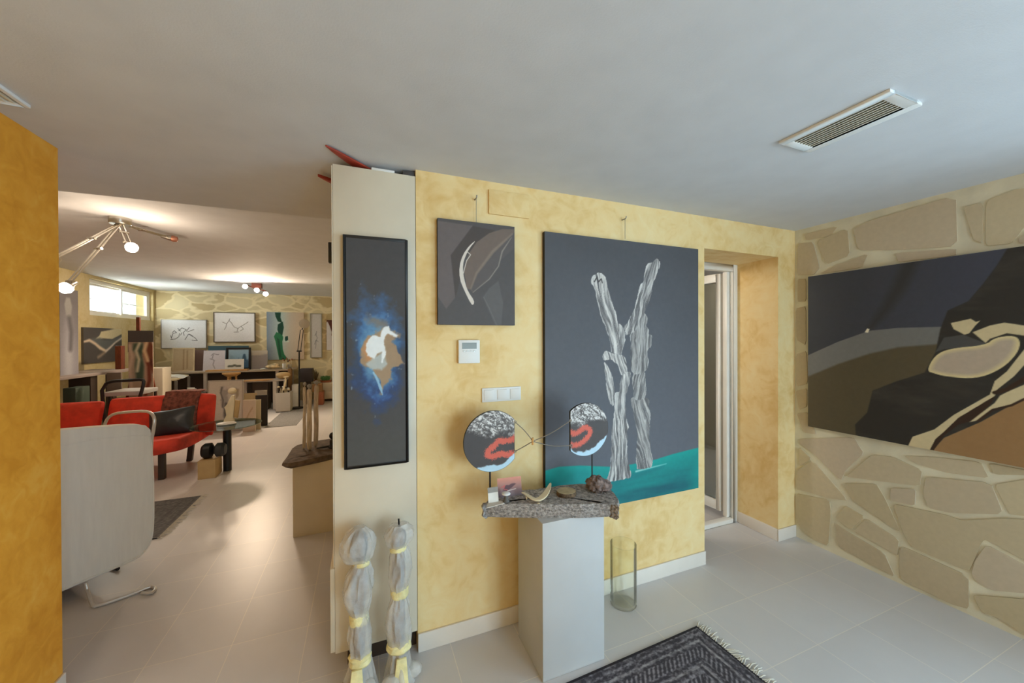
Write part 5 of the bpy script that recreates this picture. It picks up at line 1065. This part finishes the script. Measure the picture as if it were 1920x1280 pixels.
plant('potted_plant', 'low spreading green plant on the white studio cabinet', 611, 10.72, cz1, 130, .17, .13, M_GREEN)
plant('potted_plant', 'dark reddish plant on the white cabinet, nearest the cupboard edge', 631, 10.95, cz1, 60, .08, .14, mat('red_leaf', (96, 52, 44), .6, var=.2))
plant('potted_plant', 'thin upright twigs in a small pot left of the green plant', 592, 10.92, cz1, 26, .06, .30, mat('twig', (92, 78, 50), .8))
b = rectY(589, 735, 606, 758, 10.05); boxthing('terracotta_box', 'terracotta coloured box on the floor before the white cabinet', 'box', (b[0], 10.05, 0), (b[1], 10.4, b[3]), M_TERR, .006)
b2 = rectY(583, 720, 601, 735, 10.1); boxthing('cardboard_box', 'brown cardboard box lying on top of the terracotta box', 'box', (b[0]-.05, 10.1, b[3]+.0005), (b[1]-.03, 10.36, b2[3]), mat('brown_card', (140, 104, 66), .8), .006)
# floor lamp with jointed arm
fl = onZ(557, 764); LY = fl.y
LY = 9.72; fx = onY(557, 760, LY).x; t = thing('floor_lamp', 'black jointed floor lamp with a round grey head in the studio', 'lamp', (fx, LY, .006))
MB().lathe([(.0, .006), (.13, .006), (.135, .012), (.135, .03), (.12, .038), (0, .04)], (fx, LY, 0), 28).build('base', M_BLK, t)
pj = onY(561, 658, LY); px0 = Vector((onY(561, 740, LY).x, LY, .04)); MB().tube([px0, pj], .016, 10).build('pole', M_BLK, t)
e1 = onY(566, 618, LY)
for dx in (-.03, .03): MB().tube([pj+Vector((dx, 0, 0)), e1+Vector((dx, 0, 0))], .008, 8).build('arm', M_BLK, t)
MB().tube([pj+Vector((-.05, 0, 0)), pj+Vector((.05, 0, 0))], .016, 8).build('joint', M_BLK, t)
hc = onY(571, 607, LY-.06); mb = MB(); mb.M = Matrix.Translation(hc)@Matrix.Rotation(math.radians(80), 4, 'X'); mb.lathe([(0, -.03), (.06, -.03), (.105, 0), (.11, .02), (.09, .024), (0, .024)], (0, 0, 0), 28); mb.build('lamp_head', mat('lamp_grey', (160, 150, 132), .5), t)
MB().tube([e1, hc+Vector((0, .03, 0))], .012, 8).build('head_joint', M_BLK, t)
# white cup on the sofa-side table edge
c_ = onY(358, 740, 8.6)
q = rectY(310, 726, 384, 745, 9.3); t = thing('bench', 'low dark bench behind the red sofa', 'bench', ((q[0]+q[1])/2, 9.4, 0)); zb = onY(358, 737, 9.3).z
MB().box((q[0], 9.3, zb-.05), (q[1], 9.55, zb)).build('bench_top', M_DARK, t, .004)
for x in (q[0]+.05, q[1]-.05): MB().box((x-.03, 9.32, 0), (x+.03, 9.5, zb-.051)).build('leg', M_DARK, t)
x = onY(358, 730, 9.4).x; t = thing('cup', 'white cup standing on the low dark bench behind the sofa', 'cup', (x, 9.4, zb))
MB().lathe([(.035, 0), (.038, .004), (.062, .1), (.058, .1), (.034, .008), (0, .008)], (x, 9.4, zb+.0005), 20).build('bowl', M_WHITE, t); MB().tube([(x+.05, 9.4, zb+.08), (x+.085, 9.4, zb+.07), (x+.08, 9.4, zb+.035), (x+.044, 9.4, zb+.025)], .007, 6).build('handle', M_WHITE, t)
# ------------------------------------------------------------------ ceiling lamps
def bulb(parent, p, d, r=.05, m=None):
    d = Vector(d).normalized(); q = Matrix.Translation(p)@d.to_track_quat('Z', 'Y').to_matrix().to_4x4()
    mb = MB(); mb.M = q; mb.lathe([(.014, -.07), (.018, -.06), (.024, -.02), (r*.9, .01)], (0, 0, 0), 18); h = mb.build('spot_head', M_METAL, parent)
    mb = MB(); mb.M = q; mb.lathe([(r*.86, .011), (r*.95, .03), (r*.7, .06), (0, .07)], (0, 0, 0), 18); mb.build('bulb', m or M_BULB, h)
    return (p+d*.08, d)
LAMPS = []
c_ = onZ(225, 409, HS); c_.z = HS
t = thing('ceiling_lamp', 'silver spotlight cluster with long double rod arms on the studio ceiling', 'lamp', (c_.x, c_.y, HS-.06))
MB().lathe([(.0, -.06), (.075, -.058), (.08, -.05), (.08, -.0005)], c_, 28).build('ceiling_plate', M_METAL, t)
b0 = c_+Vector((0, 0, -.05))
def arm(end, gap=.04):
    d = (end-b0).normalized(); s = d.cross(Vector((0, 0, 1))).normalized()*gap/2
    mb = MB(); mb.tube([b0+s, end+s], .0075, 8).tube([b0-s, end-s], .0075, 8)
    for f in (.45, .98): q = b0.lerp(end, f); mb.tube([q-s*1.8, q+s*1.8], .011, 8)
    return mb.build('arm', M_METAL, t)
e1 = onY(129, 530, 4.35); arm(e1); LAMPS.append(bulb(t, e1+Vector((0, 0, -.03)), (-.25, -.6, -.5)))
e2 = onY(241, 456, 4.62); arm(e2); LAMPS.append(bulb(t, e2+Vector((.02, -.01, -.03)), (.5, -.6, -.45)))
e3 = onY(95, 487, 4.2); arm(e3); bulb(t, e3+Vector((0, 0, -.03)), (-.5, -.3, -.6))
M_BRASS = mat('copper_shade', (176, 120, 96), .4, .5)
e4 = onY(312, 441, 5.1); e4.z = min(e4.z, HS-.05); arm(e4); bulb(t, e4+Vector((.03, 0, -.01)), (.9, .25, -.1), .036, M_BRASS)
c_ = onZ(482, 531, HS); c_.z = HS
t = thing('ceiling_lamp', 'small bronze bar lamp with three spotlights at the back of the studio ceiling', 'lamp', (c_.x, c_.y, HS-.1)); M_BRZ = mat('bronze', (120, 72, 60), .4, .6)
MB().box((c_.x-.085, c_.y-.06, HS-.1), (c_.x+.085, c_.y+.06, HS-.0005)).build('ceiling_plate', M_BRZ, t, .006)
l_ = onY(459, 533, c_.y); r_ = onY(500, 546, c_.y-.0); MB().tube([l_, c_+Vector((0, 0, -.11)), r_], .012, 8).build('bar', M_BRZ, t)
MB().tube([c_+Vector((0, 0, -.12)), c_+Vector((0, 0, -.09))], .02, 8).build('stem', M_BRZ, t)
for (u, v, dx) in ((461, 536, -.3), (482, 543, 0), (498, 550, .2)): p = onY(u, v, c_.y-.03); LAMPS.append(bulb(t, p, (dx, -.9, -.45), .05))
# ------------------------------------------------------------------ light
def area(name, loc, d, sx, sy, power, c, spread=180):
    l = bpy.data.lights.new(name, 'AREA'); l.shape = 'RECTANGLE'; l.size = sx; l.size_y = sy; l.energy = power; l.color = c; l.spread = math.radians(spread)
    o = bpy.data.objects.new(name, l); COL.objects.link(o); o.location = loc; o.rotation_euler = Vector(d).to_track_quat('-Z', 'Z').to_euler(); return o
area('daylight_side', (XS+.5, (GY0+GY1)/2, 1.15), (-1, 0, 0), GY1-GY0, 2.1, 330, (.61, .79, 1))
area('fill_front', ((FX0+FX1)/2, -3.4, 1.15), (0, 1, 0), FX1-FX0, 2.1, 80, (.61, .79, 1))  # fill light coming in through the added front opening
area('daylight_studio', (XW-.34, (WY0+WY1)/2, (WZ0+WZ1)/2), (1, 0, 0), WY1-WY0, .62, 280, (1, .97, .92))
for i, p in enumerate(LAMPS):
    l = bpy.data.lights.new('lamp_glow', 'POINT' if i < 2 else 'SPOT'); l.energy = 6 if i < 2 else 34; l.color = (1, .78, .56); l.shadow_soft_size = .05
    o = bpy.data.objects.new('lamp_glow', l); COL.objects.link(o); o.location = p[0]+p[1]*.04; o.rotation_euler = p[1].to_track_quat('-Z', 'Y').to_euler()
    if i > 1: l.spot_size = 3.0; l.spot_blend = .5
l = bpy.data.lights.new('side_room_fill', 'POINT'); l.energy = 14; l.color = (1, .93, .84); l.shadow_soft_size = .15; o = bpy.data.objects.new('side_room_fill', l); COL.objects.link(o); o.location = (1.45, 2.85, 2.2)  # unseen light added to brighten the side room and the door leaf
w = bpy.data.worlds.new('sky'); SC.world = w; w.use_nodes = True; b = w.node_tree.nodes['Background']; b.inputs[0].default_value = (.86, .93, 1, 1); b.inputs[1].default_value = 2.2
SC.view_settings.view_transform = 'Standard'; SC.view_settings.look = 'None'; SC.view_settings.gamma = 1; SC.view_settings.use_curve_mapping = False; SC.view_settings.exposure = 1.18
SC.cycles.use_denoising = True; SC.cycles.max_bounces = 10; SC.cycles.diffuse_bounces = 6; SC.cycles.transparent_max_bounces = 12; SC.cycles.caustics_reflective = False; SC.cycles.caustics_refractive = False; SC.cycles.sample_clamp_indirect = 8
